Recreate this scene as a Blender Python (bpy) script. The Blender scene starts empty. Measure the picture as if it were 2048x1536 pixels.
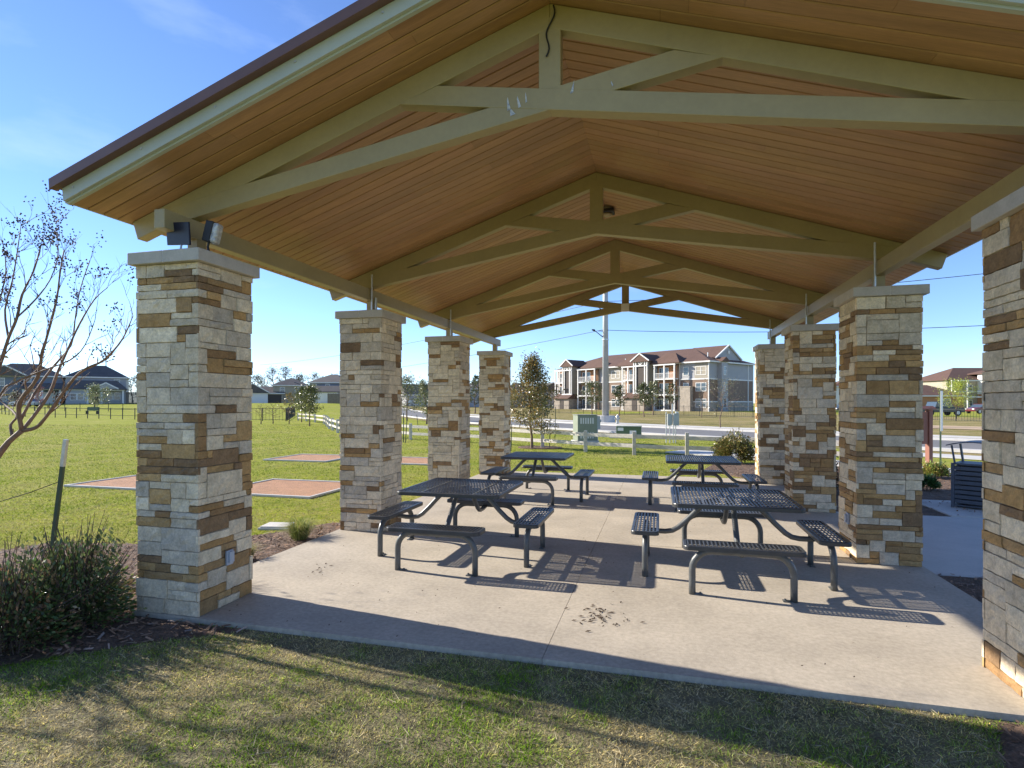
import bpy, math, random
import numpy as np
from math import radians as R_, sin, cos, pi
from mathutils import Vector, Matrix

scene = bpy.context.scene
COL = scene.collection
# ------------------------------------------------------------------ camera, sky, sun, exposure
YAW = 0.2567; CH = 1.725; FPX = 1128.4; HY = 805.2       # calibrated from the columns (2048 px wide photo)
cam_d = bpy.data.cameras.new('camera'); cam = bpy.data.objects.new('camera', cam_d); COL.objects.link(cam)
cam.location = (0, 0, CH); cam.rotation_euler = (pi/2, 0, YAW)
cam_d.sensor_width = 36; cam_d.lens = 36*FPX/2048; cam_d.shift_y = (HY-768)/2048
cam_d.clip_start = 0.05; cam_d.clip_end = 3000
scene.camera = cam
SUN_EL = 25.5; SUN_AZ = 7.8                                # light comes from -X, slightly from +Y
sd = Vector((-cos(R_(SUN_AZ))*cos(R_(SUN_EL)), sin(R_(SUN_AZ))*cos(R_(SUN_EL)), sin(R_(SUN_EL))))
sl = bpy.data.lights.new('sun', 'SUN'); sl.energy = 4.8; sl.angle = R_(0.53); sl.color = (1, .93, .82)
so = bpy.data.objects.new('sun', sl); COL.objects.link(so); so.rotation_euler = sd.to_track_quat('Z', 'Y').to_euler()
so.location = (-20, 2, 12)
W = bpy.data.worlds.new('World'); scene.world = W; W.use_nodes = True
nt = W.node_tree; nt.nodes.clear()
out = nt.nodes.new('ShaderNodeOutputWorld'); bg = nt.nodes.new('ShaderNodeBackground')
sky = nt.nodes.new('ShaderNodeTexSky'); sky.sky_type = 'NISHITA'; sky.sun_disc = False
sky.sun_elevation = R_(SUN_EL); sky.sun_rotation = math.atan2(sd.x, sd.y)
sky.air_density = 0.8; sky.dust_density = 0.0; sky.ozone_density = 5.0; sky.altitude = 200
bg.inputs['Strength'].default_value = 0.12
tc = nt.nodes.new('ShaderNodeTexCoord'); mp = nt.nodes.new('ShaderNodeMapping'); mp.inputs['Scale'].default_value = (1, 1, 3.2)
nz = nt.nodes.new('ShaderNodeTexNoise'); nz.inputs['Scale'].default_value = 2.6; nz.inputs['Detail'].default_value = 6; nz.inputs['Roughness'].default_value = .55
rp = nt.nodes.new('ShaderNodeValToRGB'); rp.color_ramp.elements[0].position = .56; rp.color_ramp.elements[1].position = .85
rp.color_ramp.elements[1].color = (.30, .30, .30, 1)
tint = nt.nodes.new('ShaderNodeVectorMath'); tint.operation = 'MULTIPLY'; tint.inputs[1].default_value = (1.0, .96, 1.03)
mx = nt.nodes.new('ShaderNodeMixRGB'); mx.inputs[2].default_value = (4.8, 5.6, 7.0, 1)
L = nt.links.new
L(tc.outputs['Generated'], mp.inputs[0]); L(mp.outputs[0], nz.inputs[0]); L(nz.outputs[0], rp.inputs[0])
L(rp.outputs[0], mx.inputs[0]); L(sky.outputs[0], tint.inputs[0]); L(tint.outputs[0], mx.inputs[1]); L(mx.outputs[0], bg.inputs[0]); L(bg.outputs[0], out.inputs[0])
scene.view_settings.view_transform = 'Standard'; scene.view_settings.look = 'None'
scene.view_settings.exposure = 1.05; scene.view_settings.gamma = 1; scene.view_settings.use_curve_mapping = False
scene.cycles.max_bounces = 8; scene.cycles.diffuse_bounces = 5

FW = np.array([-sin(YAW), cos(YAW)]); RT = np.array([cos(YAW), sin(YAW)])
def cp(u, d):                       # ground point seen in photo column u at depth d
    p = FW*d + RT*d*(u-1024)/FPX
    return float(p[0]), float(p[1])
def zat(v, d): return CH-(v-HY)*d/FPX
def px3(u, v, d): return (*cp(u, d), zat(v, d))
def ss(t): t = np.clip(t, 0, 1); return t*t*(3-2*t)
def gz(x, y):
    d = -sin(YAW)*x+cos(YAW)*y; l = cos(YAW)*x+sin(YAW)*y
    return -0.07 + 1.65*ss((d-55)/85)*ss((-l-8)/36)+.12*ss((d-60)/50)*ss((l+5)/20)
def gzf(x, y): return float(gz(x, y))

# ------------------------------------------------------------------ materials
def mat(name, col=(.5, .5, .5), rough=.7, metal=0, var=None, bump=None, attr=False, spec=.5, trans=0, emit=None, stretch=None, var2=None):
    m = bpy.data.materials.new(name); m.use_nodes = True; n = m.node_tree; N = n.nodes; K = n.links.new
    b = N['Principled BSDF']; b.inputs['Base Color'].default_value = (*col, 1); b.inputs['Roughness'].default_value = rough
    b.inputs['Metallic'].default_value = metal; b.inputs['Specular IOR Level'].default_value = spec
    t = N.new('ShaderNodeTexCoord'); mpn = N.new('ShaderNodeMapping'); K(t.outputs['Object'], mpn.inputs[0])
    if stretch: mpn.inputs['Scale'].default_value = stretch
    src = None
    if attr:
        a = N.new('ShaderNodeAttribute'); a.attribute_name = 'Col'; src = a.outputs['Color']
    else:
        c = N.new('ShaderNodeRGB'); c.outputs[0].default_value = (*col, 1); src = c.outputs[0]
    for vv in (var, var2):
        if not vv: continue
        sc, lo, hi = vv[:3]
        x = N.new('ShaderNodeTexNoise'); x.inputs['Scale'].default_value = sc; x.inputs['Detail'].default_value = 5
        x.inputs['Roughness'].default_value = .65
        K(mpn.outputs[0], x.inputs[0])
        r = N.new('ShaderNodeMapRange'); r.inputs[1].default_value = .3; r.inputs[2].default_value = .7
        r.inputs[3].default_value = lo; r.inputs[4].default_value = hi; K(x.outputs[0], r.inputs[0])
        h = N.new('ShaderNodeVectorMath'); h.operation = 'SCALE'; K(src, h.inputs[0]); K(r.outputs[0], h.inputs['Scale'])
        src = h.outputs[0]
    K(src, b.inputs['Base Color'])
    if bump:
        sc, st, dist = bump
        x = N.new('ShaderNodeTexNoise'); x.inputs['Scale'].default_value = sc; x.inputs['Detail'].default_value = 6
        x.inputs['Roughness'].default_value = .6; K(mpn.outputs[0], x.inputs[0])
        bb = N.new('ShaderNodeBump'); bb.inputs['Strength'].default_value = st; bb.inputs['Distance'].default_value = dist
        K(x.outputs[0], bb.inputs['Height']); K(bb.outputs[0], b.inputs['Normal'])
    if trans:
        tr = N.new('ShaderNodeBsdfTranslucent'); K(src, tr.inputs[0]); ms = N.new('ShaderNodeMixShader')
        ms.inputs[0].default_value = trans; K(b.outputs[0], ms.inputs[1]); K(tr.outputs[0], ms.inputs[2])
        K(ms.outputs[0], N['Material Output'].inputs[0])
    return m

def mat_lawn(name, g1, g2, straw, sf, soil):
    m = bpy.data.materials.new(name); m.use_nodes = True; n = m.node_tree; N = n.nodes; K = n.links.new
    b = N['Principled BSDF']; b.inputs['Roughness'].default_value = .9; b.inputs['Specular IOR Level'].default_value = .02
    t = N.new('ShaderNodeTexCoord')
    def noise(s, det=4, ro=.6, st=None):
        x = N.new('ShaderNodeTexNoise'); x.inputs['Scale'].default_value = s; x.inputs['Detail'].default_value = det; x.inputs['Roughness'].default_value = ro
        if st:
            mm = N.new('ShaderNodeMapping'); mm.inputs['Scale'].default_value = st; K(t.outputs['Object'], mm.inputs[0]); K(mm.outputs[0], x.inputs[0])
        else: K(t.outputs['Object'], x.inputs[0])
        return x.outputs[0]
    def ramp(src, a, bb):
        r = N.new('ShaderNodeMapRange'); r.inputs[1].default_value = a; r.inputs[2].default_value = bb; K(src, r.inputs[0]); return r.outputs[0]
    def mixc(f, a, bb):
        q = N.new('ShaderNodeMixRGB'); K(f, q.inputs[0])
        for i, c in ((1, a), (2, bb)):
            if isinstance(c, tuple): q.inputs[i].default_value = (*c, 1)
            else: K(c, q.inputs[i])
        return q.outputs[0]
    c = mixc(ramp(noise(1.3), .35, .65), g1, g2)
    c = mixc(ramp(noise(9, 5, .7), .42, .70), c, straw)
    c = mixc(ramp(noise(.35), .5-sf, .75-sf), c, straw)
    c = mixc(ramp(noise(60, 3, .7), .50, .75), c, soil)
    c = mixc(ramp(noise(22, 4, .7, (1, 2.2, 1)), .52, .78), c, g1)
    K(c, b.inputs['Base Color'])
    bp = N.new('ShaderNodeBump'); bp.inputs['Strength'].default_value = 1; bp.inputs['Distance'].default_value = .03
    K(noise(45, 6, .75), bp.inputs['Height']); K(bp.outputs[0], b.inputs['Normal'])
    return m

M = {}
M['lawn'] = mat_lawn('lawn_grass', (.20, .255, .022), (.33, .36, .035), (.40, .36, .12), .02, (.12, .14, .03))
M['verge'] = mat_lawn('dormant_verge_grass', (.13, .15, .03), (.25, .22, .07), (.40, .31, .16), .10, (.09, .08, .04))
M['dirt'] = mat('tan_dirt', (.50, .36, .22), .95, var=(.8, .75, 1.15), bump=(6, .5, .1))
M['blade'] = mat('grass_blade', rough=.7, attr=True, trans=.4, spec=.2)
M['conc'] = mat('slab_concrete', (.45, .388, .302), .85, var=(1.1, .80, 1.14), var2=(28, .82, 1.14), bump=(110, .6, .004))
M['walk'] = mat('walk_concrete', (.55, .53, .49), .85, var=(1.2, .88, 1.08), var2=(40, .93, 1.05), bump=(60, .3, .004))
M['joint'] = mat('joint_dark', (.03, .027, .024), .9)
M['asphalt'] = mat('asphalt', (.16, .155, .15), .9, var=(.3, .85, 1.15), var2=(30, .85, 1.15), bump=(80, .3, .01))
M['stone'] = mat('cut_limestone', rough=.85, attr=True, var=(13, .78, 1.22), var2=(60, .80, 1.2), bump=(34, 1, .008), spec=.3)
M['mortar'] = mat('stone_mortar', (.20, .16, .11), .95)
M['cap'] = mat('limestone_cap', (.47, .43, .375), .8, var=(6, .86, 1.1), var2=(60, .93, 1.06), bump=(70, .25, .002))
M['steel'] = mat('khaki_painted_steel', (.35, .28, .14), .42, var=(1.4, .90, 1.08), var2=(22, .95, 1.04), bump=(14, .08, .002))
M['fascia'] = mat('sage_fascia_metal', (.42, .44, .37), .38, var=(3, .93, 1.05))
M['wood'] = mat('stained_board', rough=.45, attr=True, var=(3.0, .84, 1.12), var2=(22, .84, 1.08), bump=(30, .12, .002), stretch=(.25, 5, 1))
M['groove'] = mat('board_groove', (.055, .025, .012), .9)
M['roofmetal'] = mat('brown_roof_metal', (.16, .085, .07), .45, metal=.2, var=(3, .85, 1.15))
M['galv'] = mat('galvanised_pipe', (.55, .56, .55), .4, metal=.6, var=(20, .85, 1.1))
M['coat'] = mat('charcoal_plastisol', (.045, .047, .050), .36, var=(14, .85, 1.2), bump=(60, .12, .002))
M['tube'] = mat('grey_powder_coat', (.095, .098, .095), .38, var=(9, .8, 1.25), bump=(50, .1, .001))
M['binmetal'] = mat('slate_bin_metal', (.075, .09, .12), .45, var=(9, .85, 1.15))
M['black'] = mat('black_plastic', (.015, .015, .017), .5)
M['panel'] = mat('solar_glass', (.010, .014, .035), .4, spec=.3)
M['tape'] = mat('crumpled_foil_tape', (.62, .63, .62), .35, metal=.5, bump=(30, 1, .02), var=(30, .5, 1.2))
M['white'] = mat('white_paint', (.78, .76, .72), .5, var=(4, .92, 1.04))
M['outlet'] = mat('outlet_grey', (.42, .45, .50), .4)
M['cable'] = mat('black_cable', (.01, .01, .01), .5)
M['bark'] = mat('brown_bark', (.20, .135, .09), .85, var=(12, .6, 1.35), bump=(30, .6, .01))
M['myrtle'] = mat('myrtle_bark', (.19, .12, .08), .7, var=(9, .6, 1.4), bump=(24, .3, .005))
M['twig'] = mat('dark_twig', (.10, .065, .05), .8)
M['pod'] = mat('seed_pod', (.05, .028, .022), .7)
M['leaf'] = mat('leaf', rough=.32, attr=True, trans=.25)
M['mulch'] = mat('mulch_bed', (.16, .10, .065), .95, var=(9, .5, 1.5), var2=(60, .5, 1.5), bump=(40, 1, .05))
M['chip'] = mat('mulch_chip', rough=.9, attr=True)
M['gravel'] = mat('red_granite', (.46, .245, .13), .95, var=(3, .85, 1.12), var2=(55, .55, 1.4), bump=(60, 1, .03))
M['rail'] = mat('weathered_white_rail', (.62, .565, .48), .75, var=(5, .7, 1.12), var2=(30, .8, 1.1), stretch=(1, 4, 4), bump=(25, .3, .01))
M['green'] = mat('utility_green', (.235, .26, .19), .5, var=(5, .9, 1.08))
M['dkgreen'] = mat('dark_utility_green', (.10, .15, .08), .5, var=(5, .85, 1.1))
M['grey'] = mat('utility_grey', (.40, .42, .42), .45, var=(5, .9, 1.08))
M['pole'] = mat('steel_pole', (.44, .44, .43), .5, metal=.3, var=(1, .85, 1.1))
M['iron'] = mat('black_iron', (.02, .02, .022), .5)
M['redbrown'] = mat('redwood_stain', (.27, .105, .065), .6, var=(9, .8, 1.15), stretch=(1, 1, .2))
M['post'] = mat('green_steel_post', (.05, .08, .045), .6)
M['glass'] = mat('window_glass', (.06, .085, .11), .12, spec=.9)
M['trim'] = mat('white_trim', (.72, .70, .66), .6)
M['shingle_b'] = mat('brown_shingle', (.12, .066, .046), .85, var=(.8, .85, 1.15), var2=(9, .8, 1.2), bump=(20, .5, .03))
M['shingle_g'] = mat('charcoal_shingle', (.10, .09, .085), .85, var=(.8, .85, 1.15), var2=(9, .8, 1.2))
M['blue'] = mat('slate_blue_siding', (.17, .195, .24), .7, var=(1, .93, 1.06))
M['greysid'] = mat('grey_siding', (.36, .355, .36), .7, var=(1, .94, 1.05))
M['tansid'] = mat('greige_siding', (.34, .30, .23), .7, var=(1, .94, 1.05))
M['brownsid'] = mat('brown_siding', (.22, .145, .10), .75, var=(1, .92, 1.06))
M['orange'] = mat('rust_stucco', (.42, .20, .09), .75, var=(1, .93, 1.05))
M['lstone'] = mat('pale_stone_veneer', (.38, .32, .25), .85, var=(2.2, .72, 1.15), bump=(5, .6, .05))
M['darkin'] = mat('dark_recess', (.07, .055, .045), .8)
M['tyre'] = mat('tyre_rubber', (.02, .02, .02), .8)
M['rim'] = mat('alloy_rim', (.45, .45, .46), .3, metal=.7)
M['carblack'] = mat('black_car_paint', (.02, .025, .03), .2, spec=.7)
M['carred'] = mat('red_car_paint', (.15, .015, .025), .2, spec=.7)
M['carwhite'] = mat('white_car_paint', (.60, .60, .62), .2, spec=.7)
M['hydrant'] = mat('silver_hydrant', (.50, .50, .48), .4, metal=.4)
M['fencewood'] = mat('grey_cedar', (.20, .165, .13), .85, var=(3, .75, 1.2))

# ------------------------------------------------------------------ mesh helpers
class MB:
    def __init__(s): s.v = []; s.f = []; s.c = []
    def add(s, vs, fs, col=None):
        o = len(s.v); s.v += [tuple(p) for p in vs]
        for f in fs: s.f.append(tuple(i+o for i in f)); s.c.append(col or (1, 1, 1))
    def box(s, x0, x1, y0, y1, z0, z1, col=None):
        s.add([(x0, y0, z0), (x1, y0, z0), (x1, y1, z0), (x0, y1, z0), (x0, y0, z1), (x1, y0, z1), (x1, y1, z1), (x0, y1, z1)],
              [(0, 3, 2, 1), (4, 5, 6, 7), (0, 1, 5, 4), (1, 2, 6, 5), (2, 3, 7, 6), (3, 0, 4, 7)], col)
    def beam(s, a, b, w, h, up=(0, 0, 1), col=None):      # box along a-b, w sideways, h along up
        a = Vector(a); b = Vector(b); d = (b-a).normalized(); sd_ = d.cross(Vector(up))
        if sd_.length < 1e-4: sd_ = d.cross(Vector((1, 0, 0)))
        sd_.normalize(); u = sd_.cross(d).normalized()
        vs = [p+sd_*(sx*w/2)+u*(sz*h/2) for p in (a, b) for sx, sz in ((-1, -1), (1, -1), (1, 1), (-1, 1))]
        s.add(vs, [(0, 1, 2, 3), (7, 6, 5, 4), (0, 4, 5, 1), (1, 5, 6, 2), (2, 6, 7, 3), (3, 7, 4, 0)], col)
    def poly(s, pts, z0, z1, col=None):                    # vertical prism of a ground polygon (ccw)
        n = len(pts); vs = [(p[0], p[1], z0) for p in pts]+[(p[0], p[1], z1) for p in pts]
        s.add(vs, [tuple(range(n-1, -1, -1)), tuple(range(n, 2*n))]+[(i, (i+1) % n, n+(i+1) % n, n+i) for i in range(n)], col)
    def prism(s, pts, y0, y1, col=None):                   # xz polygon extruded along y
        n = len(pts); vs = [(p[0], y0, p[1]) for p in pts]+[(p[0], y1, p[1]) for p in pts]
        s.add(vs, [tuple(range(n)), tuple(range(2*n-1, n-1, -1))]+[(i, n+i, n+(i+1) % n, (i+1) % n) for i in range(n)], col)
    def tube(s, pts, r, n=8, col=None, caps=True):
        P = [Vector(p) for p in pts]; rr = r if isinstance(r, (list, tuple)) else [r]*len(P)
        o = len(s.v); prev = None
        for i, p in enumerate(P):
            t = (P[min(i+1, len(P)-1)]-P[max(i-1, 0)])
            t = t.normalized() if t.length > 1e-9 else Vector((0, 0, 1))
            if prev is None:
                a = t.cross(Vector((0, 0, 1)) if abs(t.z) < .9 else Vector((1, 0, 0))).normalized()
            else:
                a = prev-t*prev.dot(t); a = a.normalized() if a.length > 1e-6 else t.orthogonal().normalized()
            prev = a; b = t.cross(a)
            for k in range(n):
                q = 2*pi*k/n; s.v.append(tuple(p+(a*cos(q)+b*sin(q))*rr[i]))
        c = col or (1, 1, 1)
        for i in range(len(P)-1):
            for k in range(n):
                s.f.append((o+i*n+k, o+i*n+(k+1) % n, o+(i+1)*n+(k+1) % n, o+(i+1)*n+k)); s.c.append(c)
        if caps:
            s.f.append(tuple(o+k for k in range(n-1, -1, -1))); s.c.append(c)
            e = o+(len(P)-1)*n; s.f.append(tuple(e+k for k in range(n))); s.c.append(c)
    def lathe(s, x, y, prof, n=16, col=None):
        s.tube([(x, y, z) for r, z in prof], [max(r, .001) for r, z in prof], n, col)
    def xform(s, f): s.v = [tuple(f(p)) for p in s.v]; return s

def mesh_np(name, V, F4, Cf=None, tri=False):
    k = 3 if tri else 4
    me = bpy.data.meshes.new(name); nv, nf = len(V), len(F4)
    me.vertices.add(nv); me.vertices.foreach_set('co', np.asarray(V, np.float32).ravel())
    me.loops.add(nf*k); me.loops.foreach_set('vertex_index', np.asarray(F4, np.int32).ravel())
    me.polygons.add(nf); me.polygons.foreach_set('loop_start', np.arange(0, nf*k, k, dtype=np.int32))
    me.polygons.foreach_set('loop_total', np.full(nf, k, np.int32)); me.update(calc_edges=True)
    if Cf is not None:
        a = me.color_attributes.new('Col', 'FLOAT_COLOR', 'CORNER')
        c = np.ones((nf*k, 4), np.float32); c[:, :3] = np.repeat(np.asarray(Cf, np.float32), k, axis=0)
        a.data.foreach_set('color', c.ravel())
    return me

def obj(name, mb, material, parent=None, bevel=0, smooth=False, loc=None):
    if isinstance(mb, MB):
        me = bpy.data.meshes.new(name); me.from_pydata(mb.v, [], mb.f); me.update()
        if any(c != (1, 1, 1) for c in mb.c):
            a = me.color_attributes.new('Col', 'FLOAT_COLOR', 'CORNER')
            arr = []
            for p, c in zip(me.polygons, mb.c): arr += [c[0], c[1], c[2], 1]*p.loop_total
            a.data.foreach_set('color', arr)
    else: me = mb
    me.materials.append(M[material] if isinstance(material, str) else material)
    if smooth: me.polygons.foreach_set('use_smooth', [True]*len(me.polygons))
    o = bpy.data.objects.new(name, me); COL.objects.link(o)
    if parent: o.parent = parent
    if loc: o.location = loc
    if bevel:
        b = o.modifiers.new('bevel', 'BEVEL'); b.width = bevel; b.segments = 2; b.limit_method = 'ANGLE'; b.angle_limit = R_(40)
    return o
def tag(o, label=None, cat=None, group=None, kind=None):
    if label: o['label'] = label
    if cat: o['category'] = cat
    if group: o['group'] = group
    if kind: o['kind'] = kind
    return o
def thing(name, label, cat, loc=(0, 0, 0), rz=0, group=None):
    o = bpy.data.objects.new(name, None); COL.objects.link(o); o.location = loc; o.rotation_euler = (0, 0, rz)
    return tag(o, label, cat, group)
def struct(name, mb, m): return tag(obj(name, mb, m), kind='structure')
def copy_tree(o, parent=None):
    c = o.copy(); COL.objects.link(c); c.parent = parent
    for ch in list(o.children): copy_tree(ch, c)
    return c
def frame(o, mb_world): pass
rnd = random.Random(7); rs = np.random.RandomState(11)
def inpoly(x, y, P):
    x = np.asarray(x); y = np.asarray(y); r = np.zeros(x.shape, bool); n = len(P)
    for i in range(n):
        x0, y0 = P[i]; x1, y1 = P[(i+1) % n]
        if y0 == y1: continue
        c = ((y0 > y) != (y1 > y)) & (x < (x1-x0)*(y-y0)/(y1-y0)+x0); r ^= c
    return r

# ------------------------------------------------------------------ ground, road, walks
def build_ground():
    xs = np.concatenate([-np.geomspace(1200, 120, 14), np.linspace(-110, 110, 56), np.geomspace(120, 1200, 14)])
    ys = np.concatenate([np.linspace(-60, -5, 8), np.linspace(0, 170, 60), np.geomspace(180, 1500, 16)])
    X, Y = np.meshgrid(xs, ys); Z = gz(X, Y); n = len(xs); m = len(ys)
    V = np.stack([X, Y, Z], -1).reshape(-1, 3)
    I = (np.arange(m-1)[:, None]*n+np.arange(n-1)[None]).ravel()
    F = np.stack([I, I+1, I+n+1, I+n], -1)
    return mesh_np('ground', V, F)
struct('ground', build_ground(), 'lawn')
NEAR = [(60, -9), (45, 1.2), (25, 13.6), (9.6, 24.4), (1, 30.8), (-5.8, 36.2), (-11, 41), (-15.8, 46), (-21.7, 53.2), (-29, 63), (-45, 86), (-75, 130)]
def offs(P, d):
    o = []
    for i in range(len(P)):
        a = Vector(P[max(i-1, 0)]); b = Vector(P[min(i+1, len(P)-1)]); t = (b-a).normalized(); o.append((P[i][0]+t.y*d, P[i][1]-t.x*d))
    return o
def strip(P, d0, d1, z, h=0):       # sheet (or raised strip) between two offsets of a polyline, following the ground
    A = offs(P, d0); B = offs(P, d1); mb = MB()
    for i in range(len(P)-1):
        q = [A[i], A[i+1], B[i+1], B[i]]
        lo = [(p[0], p[1], gzf(*p)+z) for p in q]
        if not h: mb.add(lo, [(3, 2, 1, 0)])
        else:
            hi = [(p[0], p[1], gzf(*p)+z+h) for p in q]
            mb.add(lo+hi, [(7, 6, 5, 4), (0, 1, 5, 4), (3, 7, 6, 2)]+([(0, 4, 7, 3)] if i == 0 else []))
    return mb
NEARF = []
for i in range(len(NEAR)-1):
    for k in range(6):
        t = k/6; NEARF.append((NEAR[i][0]*(1-t)+NEAR[i+1][0]*t, NEAR[i][1]*(1-t)+NEAR[i+1][1]*t))
NEARF.append(NEAR[-1])
for _ in range(3):
    NEARF = [NEARF[0]]+[((a[0]+2*b[0]+c[0])/4, (a[1]+2*b[1]+c[1])/4) for a, b, c in zip(NEARF, NEARF[1:], NEARF[2:])]+[NEARF[-1]]
side = 1 if (Vector(offs(NEARF, 1)[30])-Vector((0, 60))).length < (Vector(NEARF[30])-Vector((0, 60))).length else -1
def sp(a, b, z, h=0): return strip(NEARF, a*side, b*side, z, h)
struct('verge', sp(7.2, 60, .02), 'verge')
struct('verge', sp(-1.6, 0, .012), 'verge')
struct('road', sp(0, 7.0, .03), 'asphalt')
struct('kerb', sp(7.0, 7.6, .03, .11), 'walk'); struct('kerb', sp(-.45, 0, .03, .11), 'walk')
struct('pavement', sp(9.6, 11.0, .05, .03), 'walk')
struct('dirt', strip([p for p in NEARF if 2 < p[0] < 45], 21*side, 27*side, .05), 'dirt')
Pr = [p for p in NEARF if 8 < p[0] < 45]
struct('pavement', strip(Pr, -3.2*side, -1.9*side, .02, .03), 'walk')
struct('pavement', strip([p for p in NEARF if 4 < p[0] < 45], -8.6*side, -7.0*side, .02, .04), 'walk')

SX0, SX1, SY0, SY1 = -4.23, 2.68, 3.725, 13.72; XC = -.769
mb = MB()
g = .002; ymids = [SY0, SY1]
mb.box(SX0, XC-g, SY0, SY1, -.2, 0); mb.box(XC+g, SX1, SY0, SY1, -.2, 0)
slab = struct('patio_slab', mb, 'conc')
j = MB(); j.box(XC-g, XC+g, SY0+.01, SY1, -.2, -.008)
for y in (7.0, 10.15): j.box(SX0+.02, XC-g-.01, y-.002, y+.002, .0005, .0012); j.box(XC+g+.01, SX1-.02, y-.002, y+.002, .0005, .0012)
struct('slab_joint', j, 'joint')
mb = MB(); mb.box(2.695, 12, 6.68, 10.12, -.17, -.03)
w_ = struct('side_walk', mb, 'walk'); bv = w_.modifiers.new('b', 'BEVEL'); bv.width = .012
mb = MB(); mb.poly([(4.35, 10.13), (6.2, 10.13), (6.2, 11.7), (4.35, 11.7)], -.17, -.02); struct('bin_pad', mb, 'walk')

POLY_L = [(-7.6, 2.0), (-5.2, 2.05), (-4.25, 2.80), (-3.6, 3.36), (-3.05, 3.70), (-4.23, 3.72), (-4.23, 7.5), (-4.7, 7.3), (-5.1, 6.5), (-5.9, 5.7), (-7.4, 5.4), (-8, 4)]
POLY_R = [(1.42, 1.9), (1.56, 3.1), (1.80, 3.69), (2.68, 3.69), (4.9, 3.9), (5.2, 6.67), (2.68, 6.67), (2.68, 3.75), (1.9, 3.69)]
POLY_R = [(1.42, 1.9), (4.6, 1.9), (5.4, 6.67), (2.69, 6.67), (2.69, 3.69), (1.80, 3.69), (1.56, 3.1)]
POLY_B = [(2.69, 10.13), (9.2, 10.13), (9.2, 16.0), (6.8, 17.3), (2.7, 17.6), (1.5, 17.2), (1.15, 15.8), (1.9, 14.2), (2.0, 13.74), (2.69, 13.74)]
POLY_T = [(-4.6+.9*cos(a), 21.9+.7*sin(a)) for a in np.linspace(0, 2*pi, 15)[:-1]]
mb = MB()
for P in (POLY_L, POLY_R, POLY_B, POLY_T): mb.poly(P, -.2, -.036)
struct('mulch_bed', mb, 'mulch')
M['thatch'] = mat('dead_thatch', (.20, .17, .085), .95, var=(7, .45, 1.5), var2=(80, .4, 1.6), bump=(60, 1, .03))
mb = MB(); mb.add([(-8, .3, -.040), (3, .3, -.040), (3, 3.73, -.040), (-8, 3.73, -.040)], [(0, 1, 2, 3)]); struct('thatch', mb, 'thatch')

def chips():
    V = []; F = []; C = []
    for P, dens in ((POLY_L, 260), (POLY_R, 240), (POLY_B, 60), (POLY_T, 60)):
        a = np.array(P); lo = a.min(0); hi = a.max(0); n = int((hi-lo).prod()*dens)
        x = rs.uniform(lo[0], hi[0], n); y = rs.uniform(lo[1], hi[1], n); k = inpoly(x, y, P); x = x[k]; y = y[k]; n = len(x)
        an = rs.uniform(0, pi, n); ln = rs.uniform(.012, .04, n); wd = rs.uniform(.004, .010, n); tl = rs.normal(0, .3, n)
        z = -.030+rs.uniform(0, .022, n)
        dx, dy = np.cos(an), np.sin(an)
        o = sum(len(v) for v in V)
        q = np.stack([np.stack([x+sx*dx*ln-sy*dy*wd, y+sx*dy*ln+sy*dx*wd, z+sx*tl*ln+sy*.3*wd], -1) for sx, sy in ((-1, -1), (1, -1), (1, 1), (-1, 1))], 1)
        V.append(q.reshape(-1, 3)); F.append(np.arange(n*4).reshape(-1, 4)+o)
        b = rs.uniform(.35, 1.5, n)[:, None]; C.append(np.array([[.24, .145, .09]])*b + (rs.uniform(0, 1, n) > .9)[:, None]*.12)
    return mesh_np('mulch_chips', np.concatenate(V), np.concatenate(F), np.concatenate(C))
tag(obj('mulch_chips', chips(), 'chip'), 'brown shredded bark mulch chips strewn over the beds', 'mulch', kind='stuff')

# gravel pads with pale border
def pad(x0, x1, y0, y1, label):
    t = thing('gravel_pit', label, 'gravel pit', ((x0+x1)/2, (y0+y1)/2, -.07), 0, 'gravel squares in the lawn')
    hx, hy = (x1-x0)/2, (y1-y0)/2; m1 = MB(); m1.box(-hx+.06, hx-.06, -hy+.06, hy-.06, 0, .025); obj('gravel_bed', m1, 'gravel', t)
    m2 = MB()
    m2.box(-hx, hx, -hy, -hy+.06, 0, .045); m2.box(-hx, hx, hy-.06, hy, 0, .045)
    m2.box(-hx, -hx+.06, -hy+.06, hy-.06, 0, .044); m2.box(hx-.06, hx, -hy+.06, hy-.06, 0, .044)
    obj('border', m2, 'walk', t, bevel=.008)
pad(-8.65, -6.3, 9.2, 11.2, 'orange gravel square with pale border, seen between the first and second left columns, nearest')
pad(-12.3, -10.1, 9.2, 11.1, 'orange gravel square with pale border behind the green stake, left of the nearest left column')
pad(-11.9, -9.7, 14.95, 16.9, 'orange gravel square farther back, seen left of the second left column')
pad(-8.2, -6.1, 14.95, 16.8, 'orange gravel square seen between the second and third left columns')

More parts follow.
